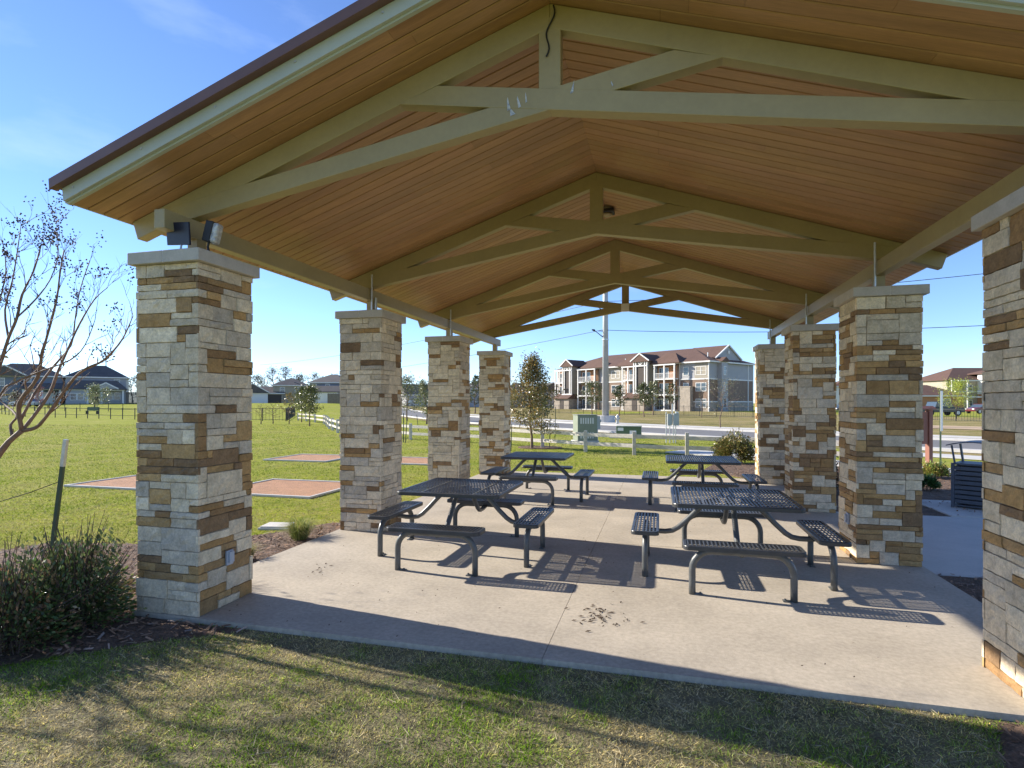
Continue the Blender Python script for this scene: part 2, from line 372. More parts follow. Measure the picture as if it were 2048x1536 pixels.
# ------------------------------------------------------------------ grass blades
def nz2(x, y, s, seed=0):
    r = np.random.RandomState(seed); v = 0
    for i in range(6):
        a = r.uniform(0, 2*pi); f = s*(1+i*.6); v = v+np.sin((x*cos(a)+y*sin(a))*f+r.uniform(0, 6))*(1/(1+i*.5))
    return v/3
def grass(regions):
    V = []; C = []
    for (x0, x1, y0, y1, dens, hb, wb) in regions:
        if dens > 100:
            n = int((x1-x0)*(y1-y0)*dens); x = rs.uniform(x0, x1, n); y = rs.uniform(y0, y1, n)
            d = -sin(YAW)*x+cos(YAW)*y; l = cos(YAW)*x+sin(YAW)*y; wb = wb*np.ones(n)
        else:       # the open lawn: log spaced in distance from the patio, broader tufts farther out
            n = 230000; d = 4.2*(46/4.2)**rs.uniform(0, 1, n); l = d*rs.uniform(-.97, .55, n); x = -sin(YAW)*d+cos(YAW)*l; y = cos(YAW)*d+sin(YAW)*l
            wb = .0065*np.maximum(d/9, .6); wb0 = wb
            e_ = np.array(NEARF); iy = np.interp(x, e_[::-1, 0], e_[::-1, 1]); bad = (y > iy-2.2) | ((x > SX0) & (y < SY1)) | (y < 3.6)
            d = np.where(bad, 0, d)
        k = (d > 1.5) & (np.abs(l/np.maximum(d, .1)) < 1.02)
        k &= (rs.uniform(0, 1, n) < (np.clip(.9+.8*nz2(x, y, 7, 21)+.4*nz2(x, y, 19, 22), .12, 1) if dens > 100 else 1))
        k &= ~((x > SX0-.02) & (x < SX1+.02) & (y > SY0-.015) & (y < SY1+.02))
        edge = nz2(x, y, 9, 5)*.06
        for P in (POLY_L, POLY_R, POLY_B): k &= ~inpoly(x+edge, y+edge, P)
        for (a, b, c, e) in ((-8.65, -6.3, 9.2, 11.2), (-12.3, -10.1, 9.2, 11.1), (-11.9, -9.7, 14.95, 16.9), (-8.2, -6.1, 14.95, 16.8), (2.6, 12, 6.6, 11.8)):
            k &= ~((x > a) & (x < b) & (y > c) & (y < e))
        x = x[k]; y = y[k]; n = len(x); wb = wb[k]
        dry = .5+.5*nz2(x, y, 2.6, 1)+.35*nz2(x, y, 11, 2)+rs.normal(0, .22, n)
        if dens > 100: dry = .5+(dry-.5)*1.5+.02+.30*np.clip((y-3.2)/.5, 0, 1)
        else: dry += .22*nz2(x, y, .45, 8)-.12+.14*np.sin((x*.35+y*.94)*4.2)*nz2(x, y, .3, 9)
        dry = np.clip(dry, 0, 1)[:, None]
        g1 = np.array([.15, .22, .018]) if dens < 100 else np.array([.19, .34, .012]); g2 = np.array([.46, .38, .20]) if dens < 100 else np.array([.72, .60, .34])
        c = (g1*(1-dry)+g2*dry)*(rs.uniform(.65, 1.25, n) if dens < 100 else rs.uniform(.2, 1.6, n))[:, None]
        yl = (rs.uniform(0, 1, n) < .3)[:, None]; c = np.where(yl, c*np.array([1.35, 1.25, .8]), c)
        h = hb*rs.uniform(.5, 1.25, n)*(1-.35*dry[:, 0]); w = wb*rs.uniform(.7, 1.3, n)
        an = rs.uniform(0, 2*pi, n); la = rs.uniform(0, 2*pi, n); lean = rs.uniform(.2, 1.5, n)*h*(1+1.2*dry[:, 0])
        z = gz(x, y)-.004+(.028 if dens > 100 else 0)
        a = np.stack([x-np.cos(an)*w, y-np.sin(an)*w, z], -1); b = np.stack([x+np.cos(an)*w, y+np.sin(an)*w, z], -1)
        t = np.stack([x+np.cos(la)*lean, y+np.sin(la)*lean, z+h], -1)
        V.append(np.stack([a, b, t], 1).reshape(-1, 3)); C.append(c)
    # long straw strands
    n = 1800; x = rs.uniform(-4, 2, n); y = rs.uniform(1.9, 3.68, n); k = ~inpoly(x, y, POLY_L) & ~inpoly(x, y, POLY_R); x = x[k]; y = y[k]; n = len(x)
    an = rs.uniform(0, 2*pi, n); ln = rs.uniform(.03, .13, n); w = .0016
    z = -.04+rs.uniform(.010, .035, n)
    a = np.stack([x-np.sin(an)*w, y+np.cos(an)*w, z], -1); b = np.stack([x+np.sin(an)*w, y-np.cos(an)*w, z+.002], -1)
    t = np.stack([x+np.cos(an)*ln, y+np.sin(an)*ln, z+rs.uniform(-.01, .02, n)], -1)
    V.append(np.stack([a, b, t], 1).reshape(-1, 3)); C.append(np.array([[.52, .45, .30]])*rs.uniform(.6, 1.2, n)[:, None])
    V = np.concatenate(V); return mesh_np('grass', V, np.arange(len(V)).reshape(-1, 3), np.concatenate(C), tri=True)
tag(obj('grass', grass([(-4.6, 2.2, 1.7, 3.72, 13000, .028, .0028), (0, 0, 0, 5, 1, .036, 0)]), 'blade'), 'short mown lawn grass, half green and half straw coloured', 'grass', kind='stuff')

# ------------------------------------------------------------------ stone columns
TONES = [((.66, .54, .375), 'l'), ((.60, .50, .36), 'l'), ((.53, .45, .34), 'l'), ((.72, .60, .42), 'l'), ((.64, .53, .37), 'l'),
         ((.38, .225, .09), 'd'), ((.43, .26, .105), 'd'), ((.29, .17, .075), 'd'), ((.46, .29, .125), 'd'), ((.35, .22, .10), 'd'), ((.25, .155, .08), 'd')]
CW = .61; CHT = 2.857
def stone_shaft(seed, pd):
    r = random.Random(seed); nc = 20; N = nc*4; rows = 46
    zb = [0]
    for i in range(rows): zb.append(zb[-1]+.065+r.uniform(-.014, .014))
    k = CHT/zb[-1]; zb = [z*k for z in zb]
    occ = [[False]*N for _ in range(rows)]; mb = MB(); cs = CW/nc; H = CW/2
    def face(kf, p0, p1, z0, z1, pr, col, c0, c1):
        # local: u along face from -H..H, depth outwards. c0/c1: piece touches the corner
        u0 = -H+p0; u1 = -H+p1; gp = .0010; ch = .003
        a0 = u0-pr if c0 else u0+gp; a1 = u1+pr if c1 else u1-gp
        b0 = a0 if c0 else a0+ch; b1 = a1 if c1 else a1-ch
        nu = max(2, int((p1-p0)/.045)); nv = max(2, int((z1-z0)/.04))
        vs = []
        for jv in range(nv+1):
            for iu in range(nu+1):
                uu = b0+(b1-b0)*iu/nu; zz = z0+gp+ch+(z1-z0-2*gp-2*ch)*jv/nv
                e = (iu == 0 and c0) or (iu == nu and c1)
                inner = 0 < iu < nu and 0 < jv < nv
                dd = pr+(0 if e else (r.uniform(-.005, .006) if inner else r.uniform(-.006, .002)))
                if not e and not inner: uu += r.uniform(-.003, .003); zz += r.uniform(-.0026, .0026)
                vs.append((uu, zz, dd))
        fs = [(jv*(nu+1)+iu, jv*(nu+1)+iu+1, (jv+1)*(nu+1)+iu+1, (jv+1)*(nu+1)+iu) for jv in range(nv) for iu in range(nu)]
        ring = [i for i in range(nu+1)]+[jv*(nu+1)+nu for jv in range(1, nv+1)]+[nv*(nu+1)+i for i in range(nu-1, -1, -1)]+[jv*(nu+1) for jv in range(nv-1, 0, -1)]
        o = len(vs)
        for i in ring:
            uu, zz, dd = vs[i]
            uu2 = a0 if abs(uu-b0) < .003 and not c0 else (a1 if abs(uu-b1) < .003 and not c1 else uu)
            if abs(i//(nu+1)) == 0: zz2 = z0+gp
            elif i//(nu+1) == nv: zz2 = z1-gp
            else: zz2 = zz
            vs.append((uu2, zz2, -.016))
        n = len(ring); fs += [(ring[i], o+i, o+(i+1) % n, ring[(i+1) % n]) for i in range(n)]
        def tr(q):
            u, z, d = q
            if kf == 1: return (u, -H-d, z)          # front (-Y)
            if kf == 2: return (H+d, u, z)           # right (+X)
            if kf == 3: return (-u, H+d, z)          # back
            return (-H-d, -u, z)                      # left (-X)
        mb.add([tr(q) for q in vs], fs, col)
    for row in range(rows):
        c = 0
        while c < N:
            if occ[row][c]: c += 1; continue
            run = 0
            while c+run < N and not occ[row][c+run]: run += 1
            w = r.choice([5, 6, 7, 8, 9, 10, 11, 12, 13, 13]);
            if run-w < 3: w = run if run <= 13 else run//2
            w = min(w, run)
            nxt = (c//nc+1)*nc                        # avoid slivers next to a corner
            if c < nxt < c+w and (nxt-c < 2 or c+w-nxt < 2): w = nxt-c if nxt-c >= 2 else min(run, nxt+3-c)
            h = r.choices([1, 2, 3], [.48, .48, .04])[0]; h = min(h, rows-row)
            if w <= 3 and h == 3: h = 2
            t = 'd' if r.random() < pd else 'l'
            if t == 'd' and h > 1 and r.random() < .6: h = 1
            for rr in range(row, row+h):
                for cc in range(c, c+w): occ[rr][cc] = True
            base = r.choice([q[0] for q in TONES if q[1] == t]); f = r.uniform(.86, 1.12); col = tuple(q*f for q in base)
            pr = r.uniform(-.003, .009)
            s0 = c
            while s0 < c+w:
                kf = s0//nc; s1 = min(c+w, (kf+1)*nc)
                face(kf, (s0-kf*nc)*cs, (s1-kf*nc)*cs, zb[row], zb[row+h], pr, col, s0 % nc == 0, s1 == (kf+1)*nc)
                s0 = s1
            c += w
    return mb
def column(parent, x, y, seed, pd, label):          # x,y = centre
    mb = stone_shaft(seed, pd); mb.xform(lambda p: (p[0]+x, p[1]+y, p[2]))
    sh = obj('stone_column', mb, 'stone', parent); sh['label'] = label
    core = MB(); c = CW/2-.0145; core.box(x-c, x+c, y-c, y+c, .001, CHT); obj('mortar_core', core, 'mortar', sh)
    cap = MB(); o = .051+CW/2
    cap.box(x-o, x-.0015, y-o, y+o, CHT, CHT+.1); cap.box(x+.0015, x+o, y-o, y+o, CHT, CHT+.1)
    obj('column_cap', cap, 'cap', sh, bevel=.006)
    jm = MB(); jm.box(x-.0015, x+.0015, y-o+.004, y+o-.004, CHT, CHT+.097); obj('cap_joint', jm, 'white', sh)
    return sh
pav = thing('picnic_pavilion', 'open gable-roofed picnic pavilion on eight stone columns over a concrete slab', 'pavilion', (0, 0, 0))
XL = -3.584-CW/2; XR = 2.046+CW/2
YC = [3.738+CW/2, 6.805+CW/2, 9.807+CW/2, 12.886+CW/2]
nm = ['nearest', 'second', 'third', 'farthest']
cols = {}
for i, y in enumerate(YC):
    cols['L%d' % i] = column(pav, XL, y, 101+i, (.40, .25, .23, .28)[i], '%s stone column of the left row' % nm[i])
    cols['R%d' % i] = column(pav, XR, y, 211+i, (.36, .46, .52, .52)[i], '%s stone column of the right row' % nm[i])

# ------------------------------------------------------------------ roof structure
RZ, RS = 4.600, .337                       # soffit height at the ridge and slope
EX = 3.80                                  # half width to the soffit edge
YF, YB = 3.45, 13.85
def rz(dx): return RZ-RS*abs(dx)
sn = math.sqrt(1+RS*RS)
def soffit(sgn):
    b = MB(); gr = MB(); y = YF+.03; r = random.Random(5+sgn)
    while y < YB-.02:
        w = min(.1335, YB-.01-y)
        cuts = [0]; x = r.uniform(.6, 2.4)
        while x < EX-.4: cuts.append(x); x += r.uniform(1.4, 2.4)
        cuts.append(EX)
        for a, c in zip(cuts, cuts[1:]):
            f = r.uniform(.90, 1.10); col = (.40*f, .222*f*r.uniform(.97, 1.03), .105*f*r.uniform(.94, 1.06))
            a2 = a+.001; c2 = c-.001; y0 = y+.004; y1 = y+w-.004; ch = .006
            P = []
            for (dx, yy, dz) in ((a2, y0, .008), (c2, y0, .008), (c2, y1, .008), (a2, y1, .008), (a2, y0+ch, 0), (c2, y0+ch, 0), (c2, y1-ch, 0), (a2, y1-ch, 0)):
                P.append((XC+sgn*dx, yy, rz(dx)+dz))
            b.add(P, [(4, 5, 6, 7), (0, 1, 5, 4), (2, 3, 7, 6), (1, 2, 6, 5), (3, 0, 4, 7)] if sgn < 0 else [(7, 6, 5, 4), (4, 5, 1, 0), (6, 7, 3, 2), (5, 6, 2, 1), (7, 4, 0, 3)], col)
        y += w
    o = obj('soffit_boards', b, 'wood', pav)
    gr.prism([(XC, RZ+.010), (XC+sgn*EX, rz(EX)+.010), (XC+sgn*EX, rz(EX)+.02), (XC, RZ+.02)], YF+.02, YB-.01)
    obj('board_backing', gr, 'groove', o)
    return o
soffit(-1); soffit(1)
rm = MB()
for s in (-1, 1):
    e = EX+.07
    rm.prism([(XC, RZ+.175), (XC+s*e, rz(e)+.175), (XC+s*e, rz(e)+.130), (XC, RZ+.130)], YF-.09, YB+.09)
roof = obj('metal_roof', rm, 'roofmetal', pav)
sm = MB(); y = YF
while y < YB:
    for s in (-1, 1): sm.beam((XC+s*.02, y, RZ+.19), (XC+s*(EX+.06), y, rz(EX+.06)+.19), .03, .035)
    y += .4
obj('standing_seams', sm, 'roofmetal', roof)
# gable trims
for yy, s_ in ((YF, -1), (YB, 1)):
    fm = MB(); dr = MB()
    for s in (-1, 1):
        e = EX+.004
        fm.prism([(XC, RZ+.004), (XC+s*e, rz(e)+.004), (XC+s*(e+.015), rz(e)+.126), (XC, RZ+.129)], min(yy, yy+s_*.03), max(yy, yy+s_*.03))
        fm.prism([(XC, RZ-.012), (XC+s*e, rz(e)-.012), (XC+s*e, rz(e)+.010), (XC, RZ+.010)], min(yy+s_*.002, yy-s_*.030), max(yy+s_*.002, yy-s_*.030))
        dr.prism([(XC, RZ+.105), (XC+s*(e+.06), rz(e+.06)+.105), (XC+s*(e+.065), rz(e+.065)+.183), (XC, RZ+.183)], min(yy+s_*.032, yy+s_*.095), max(yy+s_*.032, yy+s_*.095))
    f = obj('gable_fascia', fm, 'fascia', pav); obj('drip_edge', dr, 'roofmetal', roof)
    if s_ < 0:
        for k in range(6):
            for s in (-1, 1):
                sc = MB(); x = XC+s*(.35+k*.67); sc.tube([(x, yy-.03, rz(x-XC)+.07), (x, yy-.036, rz(x-XC)+.07)], .009, 8)
                obj('screw_head', sc, 'galv', f)
for s in (-1, 1):
    em = MB(); x = XC+s*(EX+.006); em.box(min(x, x+s*.02), max(x, x+s*.02), YF, YB, rz(EX)+.002, rz(EX)+.128); obj('eave_fascia', em, 'fascia', pav)

TD, TW, TH = .165, .10, .15
def truss(y, main, label):
    y0, y1 = y-TW/2, y+TW/2; t = MB(); vt = TD*sn
    for s in (-1, 1):
        # top chord, end cut square to the slope
        xe = 3.765
        tx = TD/sn*RS; t.prism([(XC, RZ-.004), (XC+s*xe, rz(xe)-.004), (XC+s*(xe-tx), rz(xe)-.004-TD/sn), (XC, RZ-.004-vt)], y0, y1)
    tr = obj('truss', t, 'steel', pav, bevel=.006); tr['label'] = label
    b = MB(); zb = 3.83; sl_ = .167; p = .0025
    for s in (-1, 1):        # scissor chords: from the support up through the centre to the opposite rafter
        x0 = -3.42; x1 = 1.02
        f = lambda x: zb-(-sl_*x)   # bottom line z at signed offset x
        pts = [(x0, zb+sl_*x0), (0, zb), (1.18, zb+sl_*1.18), (.86, zb+sl_*.86+TH*1.014), (-3.42, zb+sl_*x0+TH*1.014)]
        pts = [(XC-s*(-q[0]) if s < 0 else XC+q[0], q[1]) for q in pts]
        if s < 0: pts = [(XC-(q[0]-XC), q[1]) for q in [(XC+w_[0], w_[1]) for w_ in [(x0, zb+sl_*x0), (0, zb), (1.18, zb+sl_*1.18), (.86, zb+sl_*.86+TH*1.014), (-3.42, zb+sl_*x0+TH*1.014)]]]
        e = p*(1 if s > 0 else 2)
        b.prism(pts, y0-e, y1+e)
    obj('bottom_chord', b, 'steel', tr, bevel=.004)
    k = MB(); kz = zb+.11 if main else zb-.0; k.box(XC-.08, XC+.08, y0+.001, y1-.001, kz, RZ-.1); obj('king_post', k, 'steel', tr, bevel=.005)
    return tr
TN = ['front truss nearest the camera', 'second truss from the front', 'third truss from the front', 'rear truss against the sky']
tr = [truss(y, True, TN[i]) for i, y in enumerate(YC)]
bxm = MB(); bxm.box(XC-.09, XC+.09, YC[3]-.14, YC[3]-.055, 3.80, 3.98); obj('white_box', bxm, 'white', tr[3], bevel=.005)
for s, x, n_ in ((-1, XL, 'left'), (1, XR, 'right')):
    b = MB(); b.box(x-.052, x+.052, 3.66, 13.52, 3.125, 3.282)
    bo = obj('eave_beam', b, 'steel', pav, bevel=.006); bo['label'] = '%s eave beam' % n_
    for i, y in enumerate(YC):
        st = MB(); st.box(x-.05, x+.05, y-.05, y+.05, CHT+.112, 3.124)
        st.box(x-.10, x+.10, y-.10, y+.10, CHT+.1, CHT+.112)
        obj('post_stub', st, 'steel', bo)
    for i, y in enumerate(YC[1:]):
        if s < 0 and i == 2: continue
        c = MB(); xx = x+(.075 if s < 0 else -.078)
        c.tube([(xx, y-.13, CHT+.1), (xx, y-.13, CHT+.62 if i < 2 else 3.5)], .013, 8); obj('conduit_pipe', c, 'galv', bo)
c = MB(); c.tube([(XL+.076, YC[1]-.02, CHT+.1), (XL+.076, YC[1]-.02, CHT+.32)], .02, 8); obj('conduit_pipe', c, 'galv', pav)
cb = MB(); pts = []
for k in range(14):
    t_ = k/13; pts.append((XC+.03-.06*t_+.02*sin(t_*9), YC[0]-.06-.004*sin(t_*7), RZ-.03-.36*t_))
cb.tube(pts, .006, 6); obj('cable', cb, 'cable', tr[0])
# paint scuffs at the scissor crossing of the front truss: thin stained scrapes
for (dx, z0, h, w, ln) in ((-.30, 3.86, .10, .012, .02), (-.22, 3.87, .09, .010, .03), (-.17, 3.90, .08, .006, .01), (.16, 3.92, .10, .012, -.03), (-.27, 3.82, .05, .02, .03), (.45, 3.93, .04, .004, .02)):
    y_ = YC[0]-TW/2-.0065; scf = MB()
    scf.add([(XC+dx-w, y_, z0), (XC+dx+w, y_, z0+.01), (XC+dx+ln*-.6+w*.2, y_, z0+h), (XC+dx-ln*.6-w*.3, y_, z0+h*.8)], [(0, 1, 2, 3)])
    obj('paint_scuff', scf, 'tape', tr[0])
# ceiling lamp near the ridge behind truss 2
lt = thing('ceiling_light', 'dark box lamp fixed under the ridge behind the second truss', 'lamp', (XC+.02, 8.35, RZ-.11))
q = MB(); q.box(-.13, .13, -.13, .13, .0, .07); obj('housing', q, 'black', lt, bevel=.02)
q = MB(); q.lathe(0, 0, [(.10, -.001), (.09, -.03), (.05, -.05), (0, -.055)], 16); obj('lens', q, 'steel', lt, smooth=True); lt.scale = (.8, .8, .8)
# outlets
def outlet(parent, x, y, z, ax):
    q = MB(); s = .036, .062
    if ax > 0: q.box(x, x+.022, y-s[0], y+s[0], z-s[1], z+s[1]); q.box(x+.022, x+.040, y-s[0]+.01, y+s[0]-.008, z-.04, z+s[1]-.01)
    else: q.box(x-.022, x, y-s[0], y+s[0], z-s[1], z+s[1]); q.box(x-.040, x-.022, y-s[0]+.015, y+s[0]-.01, z-.045, z+.045)
    obj('outlet_cover', q, 'outlet', parent, bevel=.004)
outlet(cols['L0'], -3.584+.005, 4.06, .40, 1)
outlet(cols['R1'], 2.046-.005, 7.06, .43, -1)

# solar panel and taped lamp on the nearest left cap
t = thing('solar_panel', 'small dark solar panel propped on the cap of the nearest left column', 'solar panel', (-3.80, 3.76, CHT+.1), R_(-4))
q = MB(); q.box(-.14, .14, -.008, .008, -.09, .09); o = obj('panel', q, 'panel', t, bevel=.004, loc=(0, 0, .145)); o.rotation_euler = (R_(8), R_(6), R_(-6))
q = MB(); q.tube([(.02, 0, 0), (.02, .02, .10)], .008, 8); q.box(-.02, .06, -.03, .03, 0, .006); obj('bracket', q, 'galv', t)
t = thing('flood_light', 'black floodlight wrapped in crumpled silver tape beside the solar panel', 'floodlight', (-3.57, 3.86, CHT+.1), 0)
q = MB(); q.box(-.045, .02, -.035, .035, -.085, .085); o = obj('lamp_body', q, 'black', t, bevel=.006, loc=(0, 0, .17)); o.rotation_euler = (0, R_(14), R_(10))
q = MB(); q.box(.0205, .075, -.042, .042, -.088, .080); o = obj('tape_wrap', q, 'tape', t, bevel=.02, loc=(0, 0, .17)); o.rotation_euler = (0, R_(14), R_(10))
q = MB(); q.tube([(-.02, 0, 0), (-.035, 0, .05), (-.02, 0, .10)], .009, 8); q.tube([(-.11, .02, .008), (-.03, 0, .03)], .006, 6); q.box(-.05, .01, -.03, .03, 0, .006); obj('bracket', q, 'black', t)

# ------------------------------------------------------------------ picnic tables
def rrect(hx, hy, r, n=5):
    P = []
    for cx_, cy_, a0 in ((hx-r, hy-r, 0), (-hx+r, hy-r, 90), (-hx+r, -hy+r, 180), (hx-r, -hy+r, 270)):
        for k in range(n+1):
            a = R_(a0+90*k/n); P.append((cx_+r*cos(a), cy_+r*sin(a)))
    return P
def slatted(hx, hy, r, ztop, th, pitch, cross):
    rim = MB(); P = rrect(hx, hy, r); I = rrect(hx-.028, hy-.028, max(r-.028, .01)); n = len(P)
    prof = [(0, -th), (0, -.008), (.0025, -.003), (.008, 0)]
    rows = [rrect(hx-a, hy-a, r-a) for a, z in prof]; zs = [ztop+z for a, z in prof]
    vs = [(p[0], p[1], z) for row, z in zip(rows, zs) for p in row]+[(p[0], p[1], ztop) for p in I]+[(p[0], p[1], ztop-th) for p in I]
    fs = []
    for k in range(5): fs += [(k*n+i, k*n+(i+1) % n, (k+1)*n+(i+1) % n, (k+1)*n+i) for i in range(n)]
    fs += [(5*n+i, 5*n+(i+1) % n, (i+1) % n, i) for i in range(n)]
    rim.add(vs, fs)
    sl = MB(); x = -hx+.028+pitch*.5; wd = pitch*.29
    while x < hx-.028:
        e = hy-.026 if abs(x) < hx-r else hy-.026-(r-math.sqrt(max(r*r-(abs(x)-hx+r)**2, 0)))
        sl.prism([(x-wd, ztop-.0075), (x+wd, ztop-.0075), (x+wd*.9, ztop-.005), (x+wd*.35, ztop-.001), (x-wd*.35, ztop-.001), (x-wd*.9, ztop-.005)], -e, e); x += pitch
    for yy in cross: sl.box(-hx+.02, hx-.02, yy-.006, yy+.006, ztop-.009, ztop-.0022)
    return rim, sl
def arc(c, a0, a1, r, n, ax, sgn=1):
    out_ = []
    for k in range(n+1):
        a = R_(a0+(a1-a0)*k/n); out_.append((c[0]+r*cos(a), c[1]+r*sin(a)))
    return out_
def picnic_table():
    t = thing('picnic_table', 'x', 'picnic table', group='charcoal slatted picnic tables on the patio')
    rim, sl = slatted(.585, .585, .07, .762, .040, .0345, [k*.0975 for k in range(-5, 6)])
    top = obj('tabletop', rim, 'coat', t); obj('slats', sl, 'coat', top)
    pb = MB(); pb.box(-.30, -.285, -.56, .56, .741, .7615); pb.box(.285, .30, -.56, .56, .741, .7615); pb.lathe(0, 0, [(.035, .745), (.035, .7625), (.022, .7625), (.02, .74)], 14)
    obj('seam_strips', pb, 'tube', top)
    D = .845; r = .17
    for k in range(4):
        a = k*pi/2; ca, sa = cos(a), sin(a)
        def rot(p, ca=ca, sa=sa): return (p[0]*ca-p[1]*sa, p[0]*sa+p[1]*ca, p[2])
        # bench k: centre at (0,-D) before rotation, long along x
        hx, hy = (.50, .135) if k % 2 == 0 else (.135, .50)
        cr = [0.055*i for i in (-2, 2)] if k % 2 == 0 else [k_*.0975 for k_ in range(-4, 5)]
        cr = [-.075, -.025, .025, .075] if k % 2 == 0 else [k_*.0975 for k_ in range(-4, 5)]
        rm_, sl_ = slatted(hx, hy, .055, .462, .040, .0345, cr)
        c = rot((0, -D, 0)); f = lambda p, c=c: (p[0]+c[0], p[1]+c[1], p[2])
        bo = obj('bench_seat', rm_.xform(f), 'coat', t); obj('slats', sl_.xform(f), 'coat', bo)
        pts = [(-.425, 0), (-.425, .18), (-.42, .24)]
        pts = [(-.42, 0), (-.42, .10), (-.42, .20)]+[(-.42+r+r*cos(R_(q)), .225+r*sin(R_(q))) for q in range(180, 89, -15)]
        pts += [(-x, z) for x, z in reversed(pts)]
        m = MB(); m.tube([rot((x, -D, z)) for x, z in pts], .030, 12); lg = obj('bench_leg', m, 'tube', t, smooth=True)
        for sx in (-1, 1):
            fp = MB(); q = rot((sx*.42, -D, 0)); e = rot((sx*.35, -D-.0, 0))
            fp.beam((q[0], q[1], .004), (rot((sx*.33, -D, 0))[0], rot((sx*.33, -D, 0))[1], .004), .055, .008)
            fp.tube([(e[0], e[1], .008), (e[0], e[1], .022)], .010, 6); obj('foot_plate', fp, 'tube', lg)
        br = MB(); br.beam(rot((-.28, -D, .418)), rot((.28, -D, .418)), .05, .010); obj('seat_bracket', br, 'tube', lg)
        ap = [(-D+.02, .375), (-D+.12, .365), (-D+.20, .365), (-D+.27, .378), (-D+.33, .415), (-D+.42, .50), (-D+.50, .585), (-D+.57, .655), (-D+.63, .70), (-D+.68, .715), (-.10, .715)]
        m = MB(); m.tube([rot((0, y, z)) for y, z in ap], .027, 12); obj('support_arm', m, 'tube', t, smooth=True)
    return t
pt = picnic_table()
spots = [(-2.20, 6.18, 0, 'front left slatted picnic table, beside the second left column'), (.70, 6.18, 0, 'front right slatted picnic table with sun stripes on its top, nearest the second right column'),
         (-2.17, 10.20, 0, 'rear left slatted picnic table, in front of the farthest left column'), (.68, 10.22, 0, 'rear right slatted picnic table, in front of the round shrub')]
for i, (x, y, a, lb) in enumerate(spots):
    o = pt if i == 0 else copy_tree(pt)
    o.location = (x, y, .001); o.rotation_euler = (0, 0, a); o['label'] = lb

# leaf litter on the slab
def litter():
    V = []; n = 0
    spots_ = [(-.47, 4.62, .18, 60), (-3.35, 5.15, .13, 8), (-3.45, 7.15, .15, 40)]
    P = []
    for x, y, s, k in spots_: P += [(rs.normal(x, s*.6), rs.normal(y, s*.8), .026) for _ in range(k)]
    P += [(rs.uniform(-4.1, 2.6), rs.uniform(3.8, 8.5), .010) for _ in range(170)]
    for x, y, s in P:
        a = rs.uniform(0, pi); l = s*rs.uniform(.5, 1.3); w = l*.35; dx, dy = cos(a), sin(a); z = .003+rs.uniform(0, .004)
        V += [(x-dx*l, y-dy*l, z), (x+dy*w, y-dx*w, z+.001), (x+dx*l, y+dy*l, z+.003), (x-dy*w, y+dx*w, z+.005)]
    return mesh_np('leaf_litter', np.array(V), np.arange(len(V)).reshape(-1, 4), np.tile([[.06, .035, .02]], (len(V)//4, 1)))
tag(obj('leaf_litter', litter(), 'chip'), 'dark dead leaf bits scattered on the concrete patio', 'leaves', kind='stuff')

# ------------------------------------------------------------------ plants
def leaf_cloud(name, pts, size, cols, flat=.0, seed=0, aspect=.45):
    r = np.random.RandomState(seed); P = np.asarray(pts); n = len(P)
    d = r.normal(0, 1, (n, 3)); d[:, 2] = d[:, 2]*(1-flat)+.2; d /= np.linalg.norm(d, axis=1)[:, None]
    e = r.normal(0, 1, (n, 3)); e -= (e*d).sum(1)[:, None]*d; e /= np.linalg.norm(e, axis=1)[:, None]
    s = (size*r.uniform(.6, 1.3, n))[:, None]
    V = np.stack([P-d*s, P+e*s*aspect, P+d*s, P-e*s*aspect], 1).reshape(-1, 3)
    cols = np.asarray(cols); c = cols[r.randint(0, len(cols), n)]*r.uniform(.6, 1.35, n)[:, None]
    return mesh_np(name, V, np.arange(n*4).reshape(-1, 4), c)
def grow(mb, p, d, ln, rad, depth, r, tips, droop=0, spread=.6, n_ch=3, seg=4, nside=6):
    pts = [p]; rr = [rad]; q = Vector(p); dd = Vector(d)
    for k in range(seg):
        dd = (dd+Vector((r.uniform(-1, 1), r.uniform(-1, 1), r.uniform(-.6, .8)+droop))*.16).normalized()
        q = q+dd*(ln/seg); pts.append(tuple(q)); rr.append(rad*(1-.45*(k+1)/seg))
        if depth <= 1: tips.append(tuple(q))
    mb.tube(pts, rr, nside if depth > 1 else 4, caps=False)
    if depth > 0:
        for k in range(n_ch):
            i = r.randint(max(1, seg-2), seg) if k else seg
            nd = (dd+Vector((r.uniform(-1, 1), r.uniform(-1, 1), r.uniform(-.5, .9)))*spread).normalized()
            grow(mb, pts[i], nd, ln*r.uniform(.55, .8), rr[i]*.65, depth-1, r, tips, droop, spread, n_ch, seg, nside)
